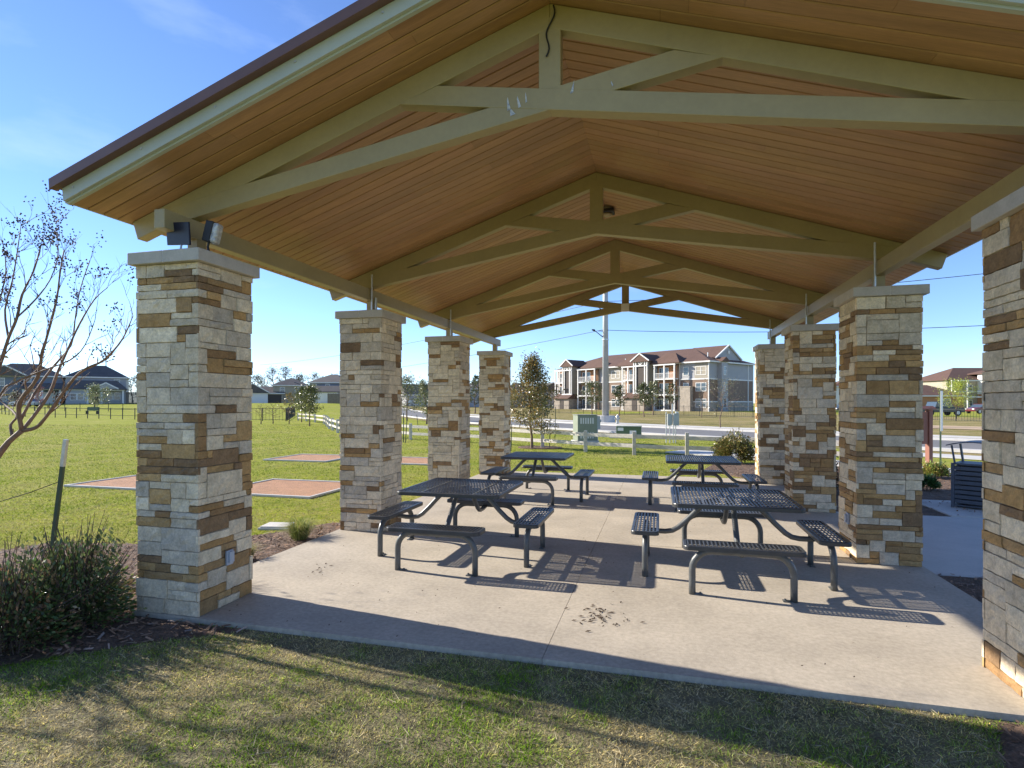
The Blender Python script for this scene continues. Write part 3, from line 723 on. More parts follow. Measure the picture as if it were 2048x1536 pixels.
def tree(name, label, x, y, h, cr, z0, cols, nleaf, ls, seed, group=None, trunk_r=None, dens=1.0, taper=.5, bare=False, mt='bark', cat='tree'):
    """trunk with limbs, crown of leaf faces clustered round the limb tips"""
    r = random.Random(seed); g0 = gzf(x, y); t = thing(name, label, cat, (x, y, g0), 0, group)
    tr_ = trunk_r or h*.018; mb = MB(); tips = []
    n = 7; ax = [(r.uniform(-1, 1)*h*.012*k, r.uniform(-1, 1)*h*.012*k, h*.93*k/n) for k in range(n+1)]; ax[0] = (0, 0, -.05)
    mb.tube(ax, [tr_*(1.25 if k == 0 else 1)*(1-.85*k/n) for k in range(n+1)], 7, caps=False)
    nl = 26 if not bare else 20
    for i in range(nl):
        f = (i+r.random())/nl; z = z0+(h-z0)*f*.92; k = min(int(z/(h*.93)*n), n-1); w = z/(h*.93)*n-k
        b = Vector(ax[k]).lerp(Vector(ax[k+1]), min(max(w, 0), 1)); az = i*2.4+r.uniform(-.5, .5)
        shape = (1-f)**taper*min(1, .55+f*2.2); L_ = cr*shape*r.uniform(.7, 1.1)
        grow(mb, tuple(b), Vector((cos(az), sin(az), .08+.85*f)).normalized(), L_*.62, tr_*.35*(1-.6*f), 2 if bare or h > 5 else 1, r, tips, .1, .55, 2 if not bare else 3, 3, 5)
    obj('trunk', mb, mt, t)
    if nleaf:
        T = np.array(tips); k = np.random.RandomState(seed); idx = k.randint(0, len(T), nleaf)
        P = T[idx]+k.normal(0, cr*.085*dens, (nleaf, 3))
        obj('crown', leaf_cloud('crown', P, ls, cols, seed=seed), 'leaf', t)
    return t
OLIVE = [(.14, .15, .04), (.09, .11, .03), (.19, .18, .05), (.07, .09, .03)]
OAK = [(.30, .20, .06), (.24, .20, .07), (.14, .15, .05), (.35, .22, .06), (.20, .19, .07), (.12, .12, .05), (.26, .17, .06)]
DARKG = [(.06, .08, .025), (.09, .11, .035), (.13, .14, .05)]
YEL = [(.42, .48, .05), (.34, .42, .05), (.50, .50, .08), (.26, .33, .05)]
OLD = [(.16, .17, .06), (.20, .20, .08), (.11, .13, .05)]
x, y = cp(1064, 22.0)
tree('oak_tree', 'young oak with bronze leaves inside the rail fence, right of the farthest left column', x, y, 3.75, 1.75, .80, OAK, 8000, .05, 31, taper=1.1, trunk_r=.055)
x, y = cp(1082, 34)
tree('street_tree', 'small olive leaved tree behind the young oak', x, y, 3.0, .8, 1.0, DARKG, 1500, .06, 33, taper=.6)
BG = 'small street trees before the apartment building'
for u, d, h, cr, z0, cl, nl, lb, sd_ in ((1184, 84, 4.6, 2.9, 1.5, OLD, 2200, 'broad green tree before the apartment entry, left of the steel pole', 1), (1239, 74, 4.0, 1.5, 1.4, DARKG, 1200, 'narrow dark tree behind the hydrant', 2),
                                   (1288, 70, 4.3, 1.7, 1.4, DARKG, 1300, 'dark tree before the middle of the apartment building', 3), (1306, 78, 4.6, 2.0, 1.5, OLD, 1300, 'greenish tree just right of the dark tree at mid facade', 4), (1344, 72, 4.3, 1.6, 1.6, DARKG, 700, 'thin dark tree behind the meter rack', 5)):
    x, y = cp(u, d); tree('street_tree', lb, x, y, h, cr, z0, cl, nl, .11, 40+sd_, BG, taper=.5)
x, y = cp(1441, 39); tree('street_tree', 'wispy nearly bare tree by the kerb before the grey apartment end', x, y, 3.05, 1.7, 1.15, [(.22, .21, .12), (.18, .18, .10)], 900, .045, 51, taper=.35, bare=True, trunk_r=.045)
x, y = cp(1403, 66); tree('street_tree', 'slender bare sapling before the double windows', x, y, 3.6, .9, 1.0, OLD, 120, .05, 52, BG, bare=True, trunk_r=.04)
LG = 'young trees in the park left'
x, y = cp(619, 43); tree('park_tree', 'rounded dark olive tree beside the rail fence, between the first two left columns', x, y, 3.0, 1.5, .95, OLIVE, 3600, .06, 61, LG, trunk_r=.05)
x, y = cp(603, 52); tree('park_tree', 'olive tree just left of the rounded tree, by the rail fence end', x, y, 3.2, 1.35, 1.0, OLIVE, 2800, .065, 62, LG, trunk_r=.05)
x, y = cp(578, 47); tree('park_tree', 'sparse bronze leaved tree left of the olive pair', x, y, 2.7, .75, .8, OAK, 900, .05, 63, LG, bare=True, trunk_r=.04)
x, y = cp(522, 47); tree('park_tree', 'bare low tree by the dog park fence, nearer the stone column', x, y, 1.75, 1.1, .5, OLIVE, 0, .05, 64, LG, bare=True, trunk_r=.045)
x, y = cp(546, 48); tree('park_tree', 'bare low tree by the dog park fence, right one of the bare pair', x, y, 1.75, 1.1, .5, OLIVE, 0, .05, 65, LG, bare=True, trunk_r=.045)
x, y = cp(814, 56); tree('park_tree', 'leafy green tree seen right of the second left column', x, y, 4.3, 2.8, 1.0, [(.16, .18, .07), (.10, .12, .04), (.24, .24, .10)], 2600, .08, 66, LG)
x, y = cp(853, 47); tree('park_tree', 'leafy green tree half hidden by the third left column', x, y, 3.6, 1.6, .6, [(.16, .18, .07), (.10, .12, .04), (.26, .26, .10)], 2200, .07, 67, LG)
x, y = cp(950, 90); tree('park_tree', 'dark tree seen between the third and farthest left columns', x, y, 6.2, 1.6, 1.5, DARKG, 1500, .13, 68, LG)
x, y = cp(190, 96); tree('yard_tree', 'round pale green tree in front of the grey blue house', x, y, 3.8, 2.9, .6, [(.24, .26, .13), (.17, .20, .09), (.32, .33, .2)], 2400, .11, 69)
x, y = cp(30, 105); tree('yard_tree', 'pale shrubby tree before the dark blue house', x, y, 2.6, 1.9, .3, [(.28, .27, .18), (.2, .2, .12)], 1200, .11, 70)
x, y = cp(78, 104); tree('yard_tree', 'small red leaved tree before the dark blue house', x, y, 4.2, 1.3, .8, [(.30, .09, .07), (.24, .08, .06)], 700, .10, 71)
BB = 'big bare trees behind the far houses'
x, y = cp(545, 175); tree('bare_tree', 'tall bare tree behind the low houses, left one', x, y, 10.5, 5.5, 2.5, [(.12, .085, .065), (.09, .07, .05)], 1600, .16, 72, BB, bare=True, trunk_r=.3, mt='twig')
x, y = cp(572, 178); tree('bare_tree', 'tall bare tree behind the low houses, right one', x, y, 11.5, 4.5, 2.5, [(.12, .085, .065), (.09, .07, .05)], 1600, .16, 73, BB, bare=True, trunk_r=.3, mt='twig')
x, y = cp(632, 180); tree('bare_tree', 'bare tree top showing above the blue two storey house', x, y, 9.5, 4, 3, [(.12, .085, .065), (.09, .07, .05)], 900, .16, 74, BB, bare=True, trunk_r=.25, mt='twig')
for u_, d_, h_, s_, lb_ in ((515, 172, 8, 91, 'dark brushy tree behind the low white house'), (598, 176, 8.5, 92, 'dark brushy tree right of the tall bare pair'), (265, 170, 7.5, 93, 'dark tree behind the yard fence next to the nearest column'), (668, 175, 8.0, 94, 'brushy tree touching the second left column')):
    x, y = cp(u_, d_); tree('bare_tree', lb_, x, y, h_, 5.5, 1.5, [(.10, .085, .05), (.08, .075, .04)], 1500, .2, s_, BB, bare=True, trunk_r=.22, mt='twig')
x, y = cp(128, 165); tree('bare_tree', 'brown bare tree between the dark blue and grey blue houses', x, y, 6.5, 4.5, 1.5, [(.16, .10, .06)], 600, .2, 75, BB, bare=True, trunk_r=.2, mt='twig')
x, y = cp(1913, 62); tree('park_tree', 'bright yellow green tree before the parked cars at right', x, y, 4.0, 2.6, 1.45, YEL, 4200, .06, 76, taper=.45, trunk_r=.05)

# rounded shrubs
def shrub(name, label, c, rad, n, ls, cols, seed, stems=30, group=None, bottom=.1, cat='shrub', stemcol='twig', aspect=.45):
    r = np.random.RandomState(seed); t = thing(name, label, cat, (c[0], c[1], c[2]), 0, group)
    u = r.normal(0, 1, (n, 3)); u /= np.linalg.norm(u, axis=1)[:, None]; u[:, 2] = np.abs(u[:, 2])*1.0
    rr = np.where(r.uniform(0, 1, n) < .1, r.uniform(.95, 1.13, n), r.uniform(.2, 1.0, n)**.5); lump = .82+.09*np.sin(u[:, 0]*7+seed)+.08*np.sin(u[:, 1]*9+2*seed)+.05*np.sin(u[:, 2]*9)
    u = np.sign(u)*np.abs(u)**(.72 if seed == 83 else 1.0)
    P = u*rr[:, None]*lump[:, None]*np.array(rad); P[:, 2] += bottom
    P += r.normal(0, .012, P.shape); P[:, 2] = np.maximum(P[:, 2], .02)
    mb = MB(); q = random.Random(seed)
    for k in range(stems):
        a = q.uniform(0, 2*pi); e = q.uniform(.2, 1.45); d = Vector((cos(a)*cos(e)*rad[0], sin(a)*cos(e)*rad[1], sin(e)*rad[2]+bottom))
        f = q.uniform(.8, 1.22); mid = d*.5+Vector((q.uniform(-.1, .1)*rad[0], q.uniform(-.1, .1)*rad[1], .03))
        mb.tube([(d.x*.45, d.y*.45, 0), tuple(mid), tuple(d*f)], [.006, .004, .002], 4, caps=False)
    obj('stems', mb, stemcol, t)
    obj('foliage', leaf_cloud('foliage', P, ls, cols, seed=seed, aspect=aspect), 'leaf', t)
    return t
SH = [(.08, .13, .035), (.11, .165, .045), (.06, .09, .03), (.17, .22, .07), (.28, .20, .10), (.14, .17, .07)]
shrub('shrub', 'dense glossy dark green shrub in the mulch left of the nearest column', (*cp(150, 4.5), -.07), (.50, .52, .74), 6500, .021, SH, 81, 130, bottom=.06)
shrub('shrub', 'brownish edged dark shrub filling the lower left corner of the view', (*cp(15, 4.1), -.07), (.56, .48, .66), 5500, .021, SH+[(.30, .16, .08)], 82, 120, bottom=.06)
shrub('shrub', 'round bronze green shrub behind the rear right picnic table', (*cp(1468, 16.6), -.07), (.62, .62, .86), 6000, .035, [(.22, .19, .05), (.15, .16, .04), (.10, .11, .03), (.30, .20, .07)], 83, 30)
shrub('shrub', 'leggy dark brown shrub between the second and third right columns', (3.05, 12.2, -.07), (.42, .5, .95), 1500, .04, [(.10, .09, .05), (.16, .09, .06), (.07, .09, .04)], 84, 45)
shrub('shrub', 'low bright green shrub at the foot of the red brown sign post', (*cp(1868, 13.2), -.07), (.36, .36, .33), 2600, .03, [(.28, .34, .06), (.20, .27, .05), (.42, .30, .10)], 85, 20)
shrub('shrub', 'low dark green plant in the mulch beside the second right column', (*cp(1852, 11.4), -.07), (.27, .27, .27), 1500, .03, [(.05, .12, .03), (.07, .16, .04)], 86, 12)
def tuft(label, x, y, h, sp_, n, cols, seed, group):
    r = np.random.RandomState(seed); V = []; C = []
    for k in range(n):
        a = r.uniform(0, 2*pi); b = r.uniform(0, sp_*.25); L_ = sp_*r.uniform(.2, 1)
        bx, by = b*cos(a), b*sin(a); hh = h*r.uniform(.5, 1.05); w = .0035; px_, py_ = -sin(a)*w, cos(a)*w
        m = (bx+cos(a)*L_*.35, by+sin(a)*L_*.35, hh*.7); e = (bx+cos(a)*L_, by+sin(a)*L_, hh*(1-.35*L_/sp_))
        V += [(bx-px_, by-py_, 0), (bx+px_, by+py_, 0), (m[0]+px_*.8, m[1]+py_*.8, m[2]), (m[0]-px_*.8, m[1]-py_*.8, m[2])]
        V += [(m[0]-px_*.8, m[1]-py_*.8, m[2]), (m[0]+px_*.8, m[1]+py_*.8, m[2]), (e[0]+px_*.1, e[1]+py_*.1, e[2]), (e[0]-px_*.1, e[1]-py_*.1, e[2])]
        c = np.array(cols[r.randint(len(cols))])*r.uniform(.6, 1.3); C += [c, c]
    o = obj('grass_tuft', mesh_np('grass_tuft', np.array(V), np.arange(len(V)).reshape(-1, 4), np.array(C)), 'blade'); o.location = (x, y, -.06)
    return tag(o, label, 'grass tuft', group)
tuft('yellow green ornamental grass tuft in the mulch near the second left column', -4.50, 6.35, .34, .34, 600, [(.30, .33, .08), (.42, .38, .15), (.2, .26, .06)], 3, 'ornamental grass tufts')
tuft('olive ornamental grass tuft just behind the nearest left column', -4.48, 5.35, .26, .22, 300, [(.26, .28, .08), (.42, .36, .17)], 4, 'ornamental grass tufts')
tuft('dry straw grass tuft squeezed between the shrub and the nearest left column', -4.38, 4.45, .55, .40, 260, [(.52, .45, .28), (.36, .31, .16)], 5, 'ornamental grass tufts')

# crape myrtle at left edge
def myrtle():
    t = thing('crape_myrtle', 'leafless crape myrtle with dark seed pods at the left edge', 'tree', (*cp(-120, 5.4), -.07))
    base = Vector(t.location); mb = MB(); tw = MB(); r = random.Random(17); pods = []
    def P(u, v, d): return Vector(px3(u, v, d))-base
    A = [((-120, 1235, 5.4), (-70, 1030, 5.35), (0, 905, 5.3), (44, 861, 5.3)),
         ((44, 861, 5.3), (37, 820, 5.25), (45, 795, 5.2), (75, 755, 5.15), (84, 706, 5.1), (92, 680, 5.1), (113, 600, 5.1), (120, 545, 5.15), (128, 500, 5.2)),
         ((44, 861, 5.3), (66, 834, 5.35), (100, 785, 5.45), (115, 745, 5.5), (135, 700, 5.6), (158, 650, 5.65), (188, 600, 5.7), (215, 575, 5.75)),
         ((44, 861, 5.3), (72, 855, 5.3), (95, 830, 5.25), (130, 780, 5.15), (160, 745, 5.05), (200, 725, 5.0), (217, 712, 4.95), (238, 688, 4.9), (252, 665, 4.9), (266, 632, 4.85)),
         ((40, 842, 5.3), (61, 802, 5.4), (73, 780, 5.5), (105, 735, 5.6), (142, 690, 5.75), (150, 640, 5.8), (160, 580, 5.9), (180, 520, 5.9)),
         ((25, 873, 5.3), (21, 850, 5.35), (33, 830, 5.4), (0, 800, 5.6), (-40, 740, 5.7)),
         ((-90, 1060, 5.35), (-50, 880, 5.2), (-10, 760, 5.1), (0, 730, 5.1), (17, 676, 5.05), (34, 635, 5.0), (44, 590, 5.0), (68, 540, 5.0), (82, 490, 4.95)),
         ((17, 676, 5.05), (10, 620, 5.1), (25, 560, 5.1), (35, 500, 5.15), (42, 450, 5.2)),
         ((34, 635, 5.0), (70, 600, 4.95), (100, 560, 4.9), (118, 510, 4.9)),
         ((-60, 920, 5.2), (0, 790, 5.0), (30, 765, 5.0), (75, 745, 4.95), (140, 720, 4.95), (170, 690, 4.9), (190, 640, 4.9)),
         ((-30, 800, 5.5), (-20, 700, 5.6), (0, 600, 5.6), (12, 540, 5.6), (5, 480, 5.65))]
    R0 = [(.042, .032), (.026, .006), (.022, .005), (.024, .005), (.018, .005), (.018, .008), (.028, .006), (.012, .004), (.010, .004), (.014, .004), (.014, .004)]
    for k, pl in enumerate(A):
        pts = [P(*q) for q in pl]; out_ = []
        for i in range(len(pts)-1):
            for s in range(3):
                f = s/3; a = pts[max(i-1, 0)]; b = pts[i]; c = pts[i+1]; d = pts[min(i+2, len(pts)-1)]
                out_.append(.5*((2*b)+(c-a)*f+(2*a-5*b+4*c-d)*f*f+(3*b-a-3*c+d)*f**3))
        out_.append(pts[-1]); n = len(out_); ra, rb = (q*.78 for q in R0[k])
        rad = [ra+(rb-ra)*i/(n-1) for i in range(n)]
        if k: mb = MB(); tw = mb
        mb.tube(out_, [q*(1+.12*r.uniform(-1, 1)) for q in rad], 8)
        if k == 0: obj('trunk', mb, 'myrtle', t, smooth=True); continue
        def twig(p, d, ln, rd, dep):
            seg = 4; q = Vector(p); dd = Vector(d); L_ = [q.copy()]
            for _ in range(seg):
                dd = (dd+Vector((r.uniform(-1, 1), r.uniform(-1, 1), r.uniform(-.5, 1)))*.22).normalized(); q = q+dd*ln/seg; L_.append(q.copy())
            mb.tube(L_, [rd*(1-.15*i) for i in range(seg+1)], 4, caps=False)
            if dep:
                for _ in range(r.randint(2, 3)):
                    i = r.randint(1, seg); twig(L_[i], (dd+Vector((r.uniform(-1, 1), r.uniform(-1, 1), r.uniform(-.3, .9)))*.75).normalized(), ln*r.uniform(.45, .75), rd*.65, dep-1)
            else:
                w = L_[-1]+base; dd_ = w.x*-sin(YAW)+w.y*cos(YAW); vv = HY-(w.z-CH)*FPX/dd_; uu = 1024+FPX*(w.x*cos(YAW)+w.y*sin(YAW))/dd_
                if r.random() < (.42 if vv < 640 and uu < 165 else .12):
                    for _ in range(r.randint(7, 16)): pods.append(L_[-1]+Vector((r.gauss(0, .026), r.gauss(0, .026), r.gauss(0, .03))))
        for i in range(4, n):
            f = i/n
            if r.random() < .15+.6*f:
                dr = (out_[i]-out_[i-1]).normalized()
                twig(out_[i], (dr*.9+Vector((r.uniform(-1, 1), r.uniform(-1, 1), r.uniform(-.1, .9)))*.8).normalized(), .25*r.uniform(.6, 1.2), max(rad[i]*.5, .0030), 2)
        obj('branch', mb, 'myrtle', t, smooth=True)
    pm = MB()
    for p in pods:
        s = r.uniform(.006, .0105); a = r.uniform(0, 6)
        vs = [(p.x+s*cos(a+q), p.y+s*sin(a+q), p.z) for q in (0, pi/2, pi, 3*pi/2)]+[(p.x, p.y, p.z+s), (p.x, p.y, p.z-s)]
        pm.add(vs, [(0, 1, 4), (1, 2, 4), (2, 3, 4), (3, 0, 4), (1, 0, 5), (2, 1, 5), (3, 2, 5), (0, 3, 5)])
    obj('seed_pods', pm, 'pod', t)
myrtle()
for (bx_, by_, sd_, lb) in ((-7.7, 3.35, 201, 'bare multi stem tree just outside the left of the view, nearer the lawn'), (-8.6, 2.9, 202, 'bare tree just outside the left of the view, behind the camera line')):
    tree('bare_tree', lb, bx_, by_, 3.6, 2.0, .7, [(.14, .12, .05)], 500, .03, sd_, bare=True, trunk_r=.05, mt='myrtle', taper=.4)
# metal T-stakes
def stake(label, a, b, r=.016, wire=None, group='dark metal tree stakes', tip=True):
    t = thing('tree_stake', label, 'stake', a, 0, group); A_ = Vector(a); m = MB(); e = Vector(b)-A_
    m.beam((0, 0, 0), tuple(e*(.8 if tip else 1)), r*2, r*2); obj('post', m, 'post', t)
    if tip: m = MB(); m.beam(tuple(e*.8), tuple(e), r*2.1, r*2.1); obj('pale_tip', m, 'galv', t)
    if wire: m = MB(); m.tube([tuple(Vector(q)-A_) for q in wire], .004, 4); obj('wire', m, 'cable', t)
p0 = px3(104, 1110, 5.9); p1 = px3(132, 879, 5.9)
stake('leaning green metal stake with a bare tip in front of the lawn', (*cp(98, 5.9), -.07), p1, .017, [px3(122, 962, 5.9), px3(60, 985, 5.8), px3(-40, 1015, 5.7)])
for u, d, lb, h in ((1022, 21, 'thin stake left of the young oak', 1.0), (1099, 22.5, 'thin stake right of the young oak', 1.2), (1110, 27, 'tall thin stake behind the oak near the green cabinet', 1.6)):
    x, y = cp(u, d); stake(lb, (x, y, -.07), (x+.03, y, -.07+h), .013, tip=False)
x, y = cp(807, 25.5); stake('upright thin stake seen right of the second left column', (x, y, -.07), (x, y, 1.25), .016, tip=False)
x, y = cp(811, 25.2); stake('slanted thin stake beside the upright one right of the second left column', (x, y, -.07), (x+.08, y, 1.1), .014, tip=False)
x, y = cp(837, 36); stake('leaning thin stake by the kerb left of the third left column', (x, y, -.07), (x-.12, y, .95), .014, tip=False)
# valve cover
t = thing('valve_cover', 'pale square utility box lid in the grass between the first two left columns', 'utility lid', (-5.30, 6.98, -.07), R_(12))
q = MB(); q.box(-.2, .2, -.15, .15, 0, .05); obj('lid', q, 'walk', t, bevel=.01); q = MB(); q.box(-.22, .22, -.17, .17, -.01, .03); obj('collar', q, 'grey', t, bevel=.006)

# ------------------------------------------------------------------ white rail fence
def railfence(P, label):
    t = thing('rail_fence', label, 'fence', (P[0][0], P[0][1], -.07)); b = Vector((P[0][0], P[0][1], -.07)); r = random.Random(3)
    for i, p in enumerate(P):
        m = MB(); z = gzf(*p)+.07; m.box(p[0]-b.x-.06, p[0]-b.x+.06, p[1]-b.y-.06, p[1]-b.y+.06, z-.05, z+.80+r.uniform(-.02, .02)); obj('fence_post', m, 'rail', t, bevel=.012)
    for i in range(len(P)-1):
        for h in (.30, .63):
            m = MB(); a = (P[i][0]-b.x, P[i][1]-b.y-.01*i % .03, h+r.uniform(-.02, .02)+gzf(*P[i])+.07); c = (P[i+1][0]-b.x, P[i+1][1]-b.y-.01*i % .03, h+r.uniform(-.02, .02)+gzf(*P[i+1])+.07)
            m.beam(a, c, .045, .13); obj('rail', m, 'rail', t, bevel=.006)
FP = [(6.05, 17.9), (4.3, 18.6), (2.55, 19.15), (.86, 19.45), (-.86, 19.75), (-2.62, 20.5), (-4.5, 21.9), (-6.8, 23.3), (-9.2, 24.3), (-11.65, 25.1), (-14, 26.6), (-16.3, 28.1), (-18.4, 29.6)]
railfence(FP, 'weathered white two rail fence running behind the patio')
railfence([(-18.8, 30.2), (-20.4, 32.2), (-21.8, 34.0), (-23.6, 36.6), (-25.4, 39.2), (-27.3, 41.8), (-30.3, 45.0), (-33.3, 48.0), (-35.2, 49.4)], 'white rail fence continuing away past the olive trees')

# iron fences
def ironfence(P, h, step, pick, label, rails=(.12, .97), name='iron_fence'):
    t = thing(name, label, 'fence', (P[0][0], P[0][1], gzf(*P[0]))); b = Vector(t.location); pm = MB(); rl = MB(); pk = MB()
    for i in range(len(P)-1):
        a = Vector(P[i]); c = Vector(P[i+1]); n = max(1, int((c-a).length/step))
        for k in range(n+1):
            q = a.lerp(c, k/n); z = gzf(q.x, q.y); pm = MB()
            if k == n and i < len(P)-2: continue
            pm.box(q.x-b.x-.03, q.x-b.x+.03, q.y-b.y-.03, q.y-b.y+.03, z-b.z-.05, z-b.z+h*1.05); obj('fence_post', pm, 'iron', t)
            if k < n:
                w = a.lerp(c, (k+1)/n); z2 = gzf(w.x, w.y)
                for f in rails: rl.beam((q.x-b.x, q.y-b.y, z-b.z+h*f), (w.x-b.x, w.y-b.y, z2-b.z+h*f), .03, .035)
                if pick:
                    m = int(step/pick)
                    for s in range(1, m): e = q.lerp(w, s/m); ze = gzf(e.x, e.y); pk.box(e.x-b.x-.008, e.x-b.x+.008, e.y-b.y-.008, e.y-b.y+.008, ze-b.z+h*.05, ze-b.z+h)
    obj('rails', rl, 'iron', t)
    if pick: obj('pickets', pk, 'iron', t)
ironfence([(-90, 58), (-73.6, 50.6), (-53.4, 47.3), (-44, 49)], 1.15, 2.0, 0, 'low black rail fence across the lawn at left, nearer one', (.35, .97))
ironfence([cp(-80, 88), cp(160, 86), cp(275, 84), cp(420, 84)], 1.2, 2.4, 0, 'black rail fence along the street before the left houses', (.3, .97))
ironfence([cp(480, 56), cp(572, 54), cp(590, 72)], 1.25, 2.2, .3, 'black picket fence of the dog park between the first two left columns')
ironfence([cp(1040, 100), cp(1118, 92), cp(1310, 79), cp(1506, 66), cp(1620, 62)], 1.35, 2.4, .22, 'black picket fence in front of the apartment building')
ironfence([cp(1840, 58), cp(1912, 54), cp(2010, 50)], 1.15, 2.4, .15, 'black picket fence on the tan dirt strip at right')

# ------------------------------------------------------------------ utilities
def wbox(mb, hx, hy, z0, z1, x=0, y=0): mb.box(x-hx, x+hx, y-hy, y+hy, z0, z1)
x, y = cp(1170, 25.2)
t = thing('utility_cabinet', 'tall pale green utility cabinet with vents behind the rail fence', 'utility cabinet', (x, y, -.07), YAW-.05+R_(14))
q = MB(); wbox(q, .45, .35, .12, 1.22); obj('cabinet', q, 'green', t, bevel=.01)
q = MB(); wbox(q, .47, .37, 1.225, 1.26); obj('lid', q, 'green', t, bevel=.008)
q = MB(); wbox(q, .52, .42, 0, .115); obj('base', q, 'walk', t)
q = MB()
for k in range(6):
    for z0 in (.22, .86): q.box(-.33+k*.11, -.27+k*.11, -.357, -.351, z0, z0+.26)
obj('vents', q, 'trim', t)
q = MB(); q.box(.455, .62, -.28, .1, .62, 1.2); q.tube([(.62, -.1, .98), (.70, -.1, .98)], .07, 12); q.tube([(.54, -.1, .62), (.54, -.1, -.02)], .03, 8); obj('meter_box', q, 'grey', t, bevel=.004)
x, y = cp(1258, 29)
t = thing('transformer_box', 'low dark green transformer box with white stickers', 'transformer', (x, y, -.07), YAW-.25)
q = MB(); q.prism([(-.62, .06), (.62, .06), (.62, .56), (-.62, .56)], -.4, .4); obj('housing', q, 'dkgreen', t, bevel=.015)
q = MB(); q.box(-.64, .64, -.44, .42, .565, .60); obj('lid', q, 'green', t, bevel=.008)
q = MB(); q.box(-.55, -.26, -.4045, -.401, .36, .52); obj('sticker', q, 'white', t)
q = MB(); q.box(.05, .38, -.4045, -.401, .14, .38); obj('sticker', q, 'white', t)
q = MB(); q.box(-.95, .95, -.75, .6, -.02, .055); obj('pad', q, 'walk', t)
x, y = cp(1344, 25.0)
t = thing('meter_rack', 'rack of two grey meter boxes on galvanised posts behind the rail fence', 'meter rack', (x, y, -.07), YAW)
q = MB()
for xx in (-.26, -.10, .06, .16): q.tube([(xx, 0, 0), (xx, 0, 1.38 if xx < -.2 else .95)], .022, 8)
obj('posts', q, 'galv', t)
q = MB(); q.box(-.22, -.04, -.12, 0, .78, 1.30); obj('meter_box', q, 'grey', t, bevel=.01)
q = MB(); q.box(.04, .28, -.14, .0, .78, 1.32); obj('meter_box', q, 'grey', t, bevel=.01)
q = MB(); q.tube([(-.0, -.04, .85), (0, -.04, 1.75)], .025, 8); q.tube([(.17, -.15, 1.32), (.17, -.15, 1.40)], .07, 10); obj('conduit', q, 'galv', t)
# hydrant
x, y = cp(1235, 46.5)
t = thing('fire_hydrant', 'silver fire hydrant beside the steel pole base', 'hydrant', (x, y, .0), YAW)
q = MB(); q.lathe(0, 0, [(.16, -.05), (.16, .05), (.11, .06), (.11, .48), (.15, .50), (.15, .55), (.12, .62), (.05, .70), (.03, .76), (.0, .77)], 16); obj('barrel', q, 'hydrant', t, smooth=False)
q = MB(); q.tube([(-.22, 0, .40), (.22, 0, .40)], .06, 10); q.tube([(0, -.2, .36), (0, 0, .36)], .08, 10); obj('nozzles', q, 'hydrant', t)
# power pole
x, y = cp(1211, 49.5)
t = thing('power_pole', 'tall tapering grey steel power pole on a round concrete base across the road', 'pole', (x, y, .0), YAW)
q = MB(); q.tube([(0, 0, .5), (0, 0, 19)], [.30, .17], 16); obj('shaft', q, 'pole', t, smooth=True)
q = MB(); q.lathe(0, 0, [(.85, -.1), (.85, .55), (.83, .58), (0, .58)], 20); obj('base', q, 'walk', t)
for z0 in (8.0, 10.3):
    q = MB(); q.tube([(0, 0, z0-.7), (-.9, 0, z0), (0, 0, z0)], .05, 6); q.tube([(-.9, 0, z0), (-1.0, 0, z0+.08), (-1.2, 0, z0+.12)], [.05, .10, .05], 8); obj('insulator_arm', q, 'iron', t)
q = MB(); q.tube([(0, 0, 7.2), (0, 0, 7.3)], .3, 12); obj('collar', q, 'galv', t)
def wire(a, b, sag, label):
    m = MB(); A_ = Vector(a); B_ = Vector(b); P = []
    for k in range(25): f = k/24; p = A_.lerp(B_, f); p.z -= sag*4*f*(1-f); P.append(tuple(p-A_))
    m.tube(P, .022, 5); o = obj('power_line', m, 'cable'); o.location = a; tag(o, label, 'wire', 'overhead power lines')
pl = Vector((x, y, 0)); lf = Vector((RT[0], RT[1], 0))
a = px3(1204, 660, 49.5)
wire(a, px3(560, 760, 110), .8, 'black power line running left from the pole, lower arm')
wire(px3(1204, 603, 49.5), px3(520, 730, 110), .8, 'black power line running left from the pole, upper arm')
wire(a, px3(2300, 632, 34), .5, 'lower power line crossing the sky at right between the columns')
wire(px3(1204, 603, 49.5), px3(2300, 508, 34), .5, 'upper power line crossing the sky at right between the columns')

# litter bin
t = thing('litter_bin', 'slate blue slatted litter bin with a curved canopy lid', 'litter bin', (5.12, 11.05, -.02), R_(-36)); t.scale = (.9, .9, .86)
w2 = .31
q = MB()
for sx in (-1, 1):
    for sy in (-1, 1): q.box(sx*w2-.025, sx*w2+.025, sy*w2-.025, sy*w2+.025, 0, .86)
q.box(-w2, w2, -w2, w2, .03, .06); q.box(-w2-.012, w2+.012, -w2-.012, w2+.012, .825, .86)
obj('frame', q, 'binmetal', t, bevel=.004)
q = MB()
for k in range(8):
    z = .09+k*.091
    for s in (-1, 1):
        q.box(-w2+.026, w2-.026, s*w2-.008, s*w2+.008, z, z+.068); q.box(s*w2-.008, s*w2+.008, -w2+.026, w2-.026, z, z+.068)
obj('slat_panels', q, 'binmetal', t, bevel=.002)
q = MB(); q.lathe(0, 0, [(.25, .06), (.26, .82), (.22, .82), (.2, .4), (0, .4)], 18); obj('liner', q, 'black', t)
q = MB()
for sx in (-1, 1):
    for sy in (-1, 1): q.beam((sx*.285, sy*.285, .85), (sx*.33, sy*.30, 1.20), .03, .03)
obj('lid_supports', q, 'binmetal', t)
q = MB(); n = 8; P = [(-.40+.8*k/n, 1.19+.075*(1-((k-n/2)/(n/2))**2)) for k in range(n+1)]
q.prism(P+[(p[0], p[1]+.02) for p in reversed(P)], -.38, .38); obj('canopy_lid', q, 'binmetal', t, smooth=False)

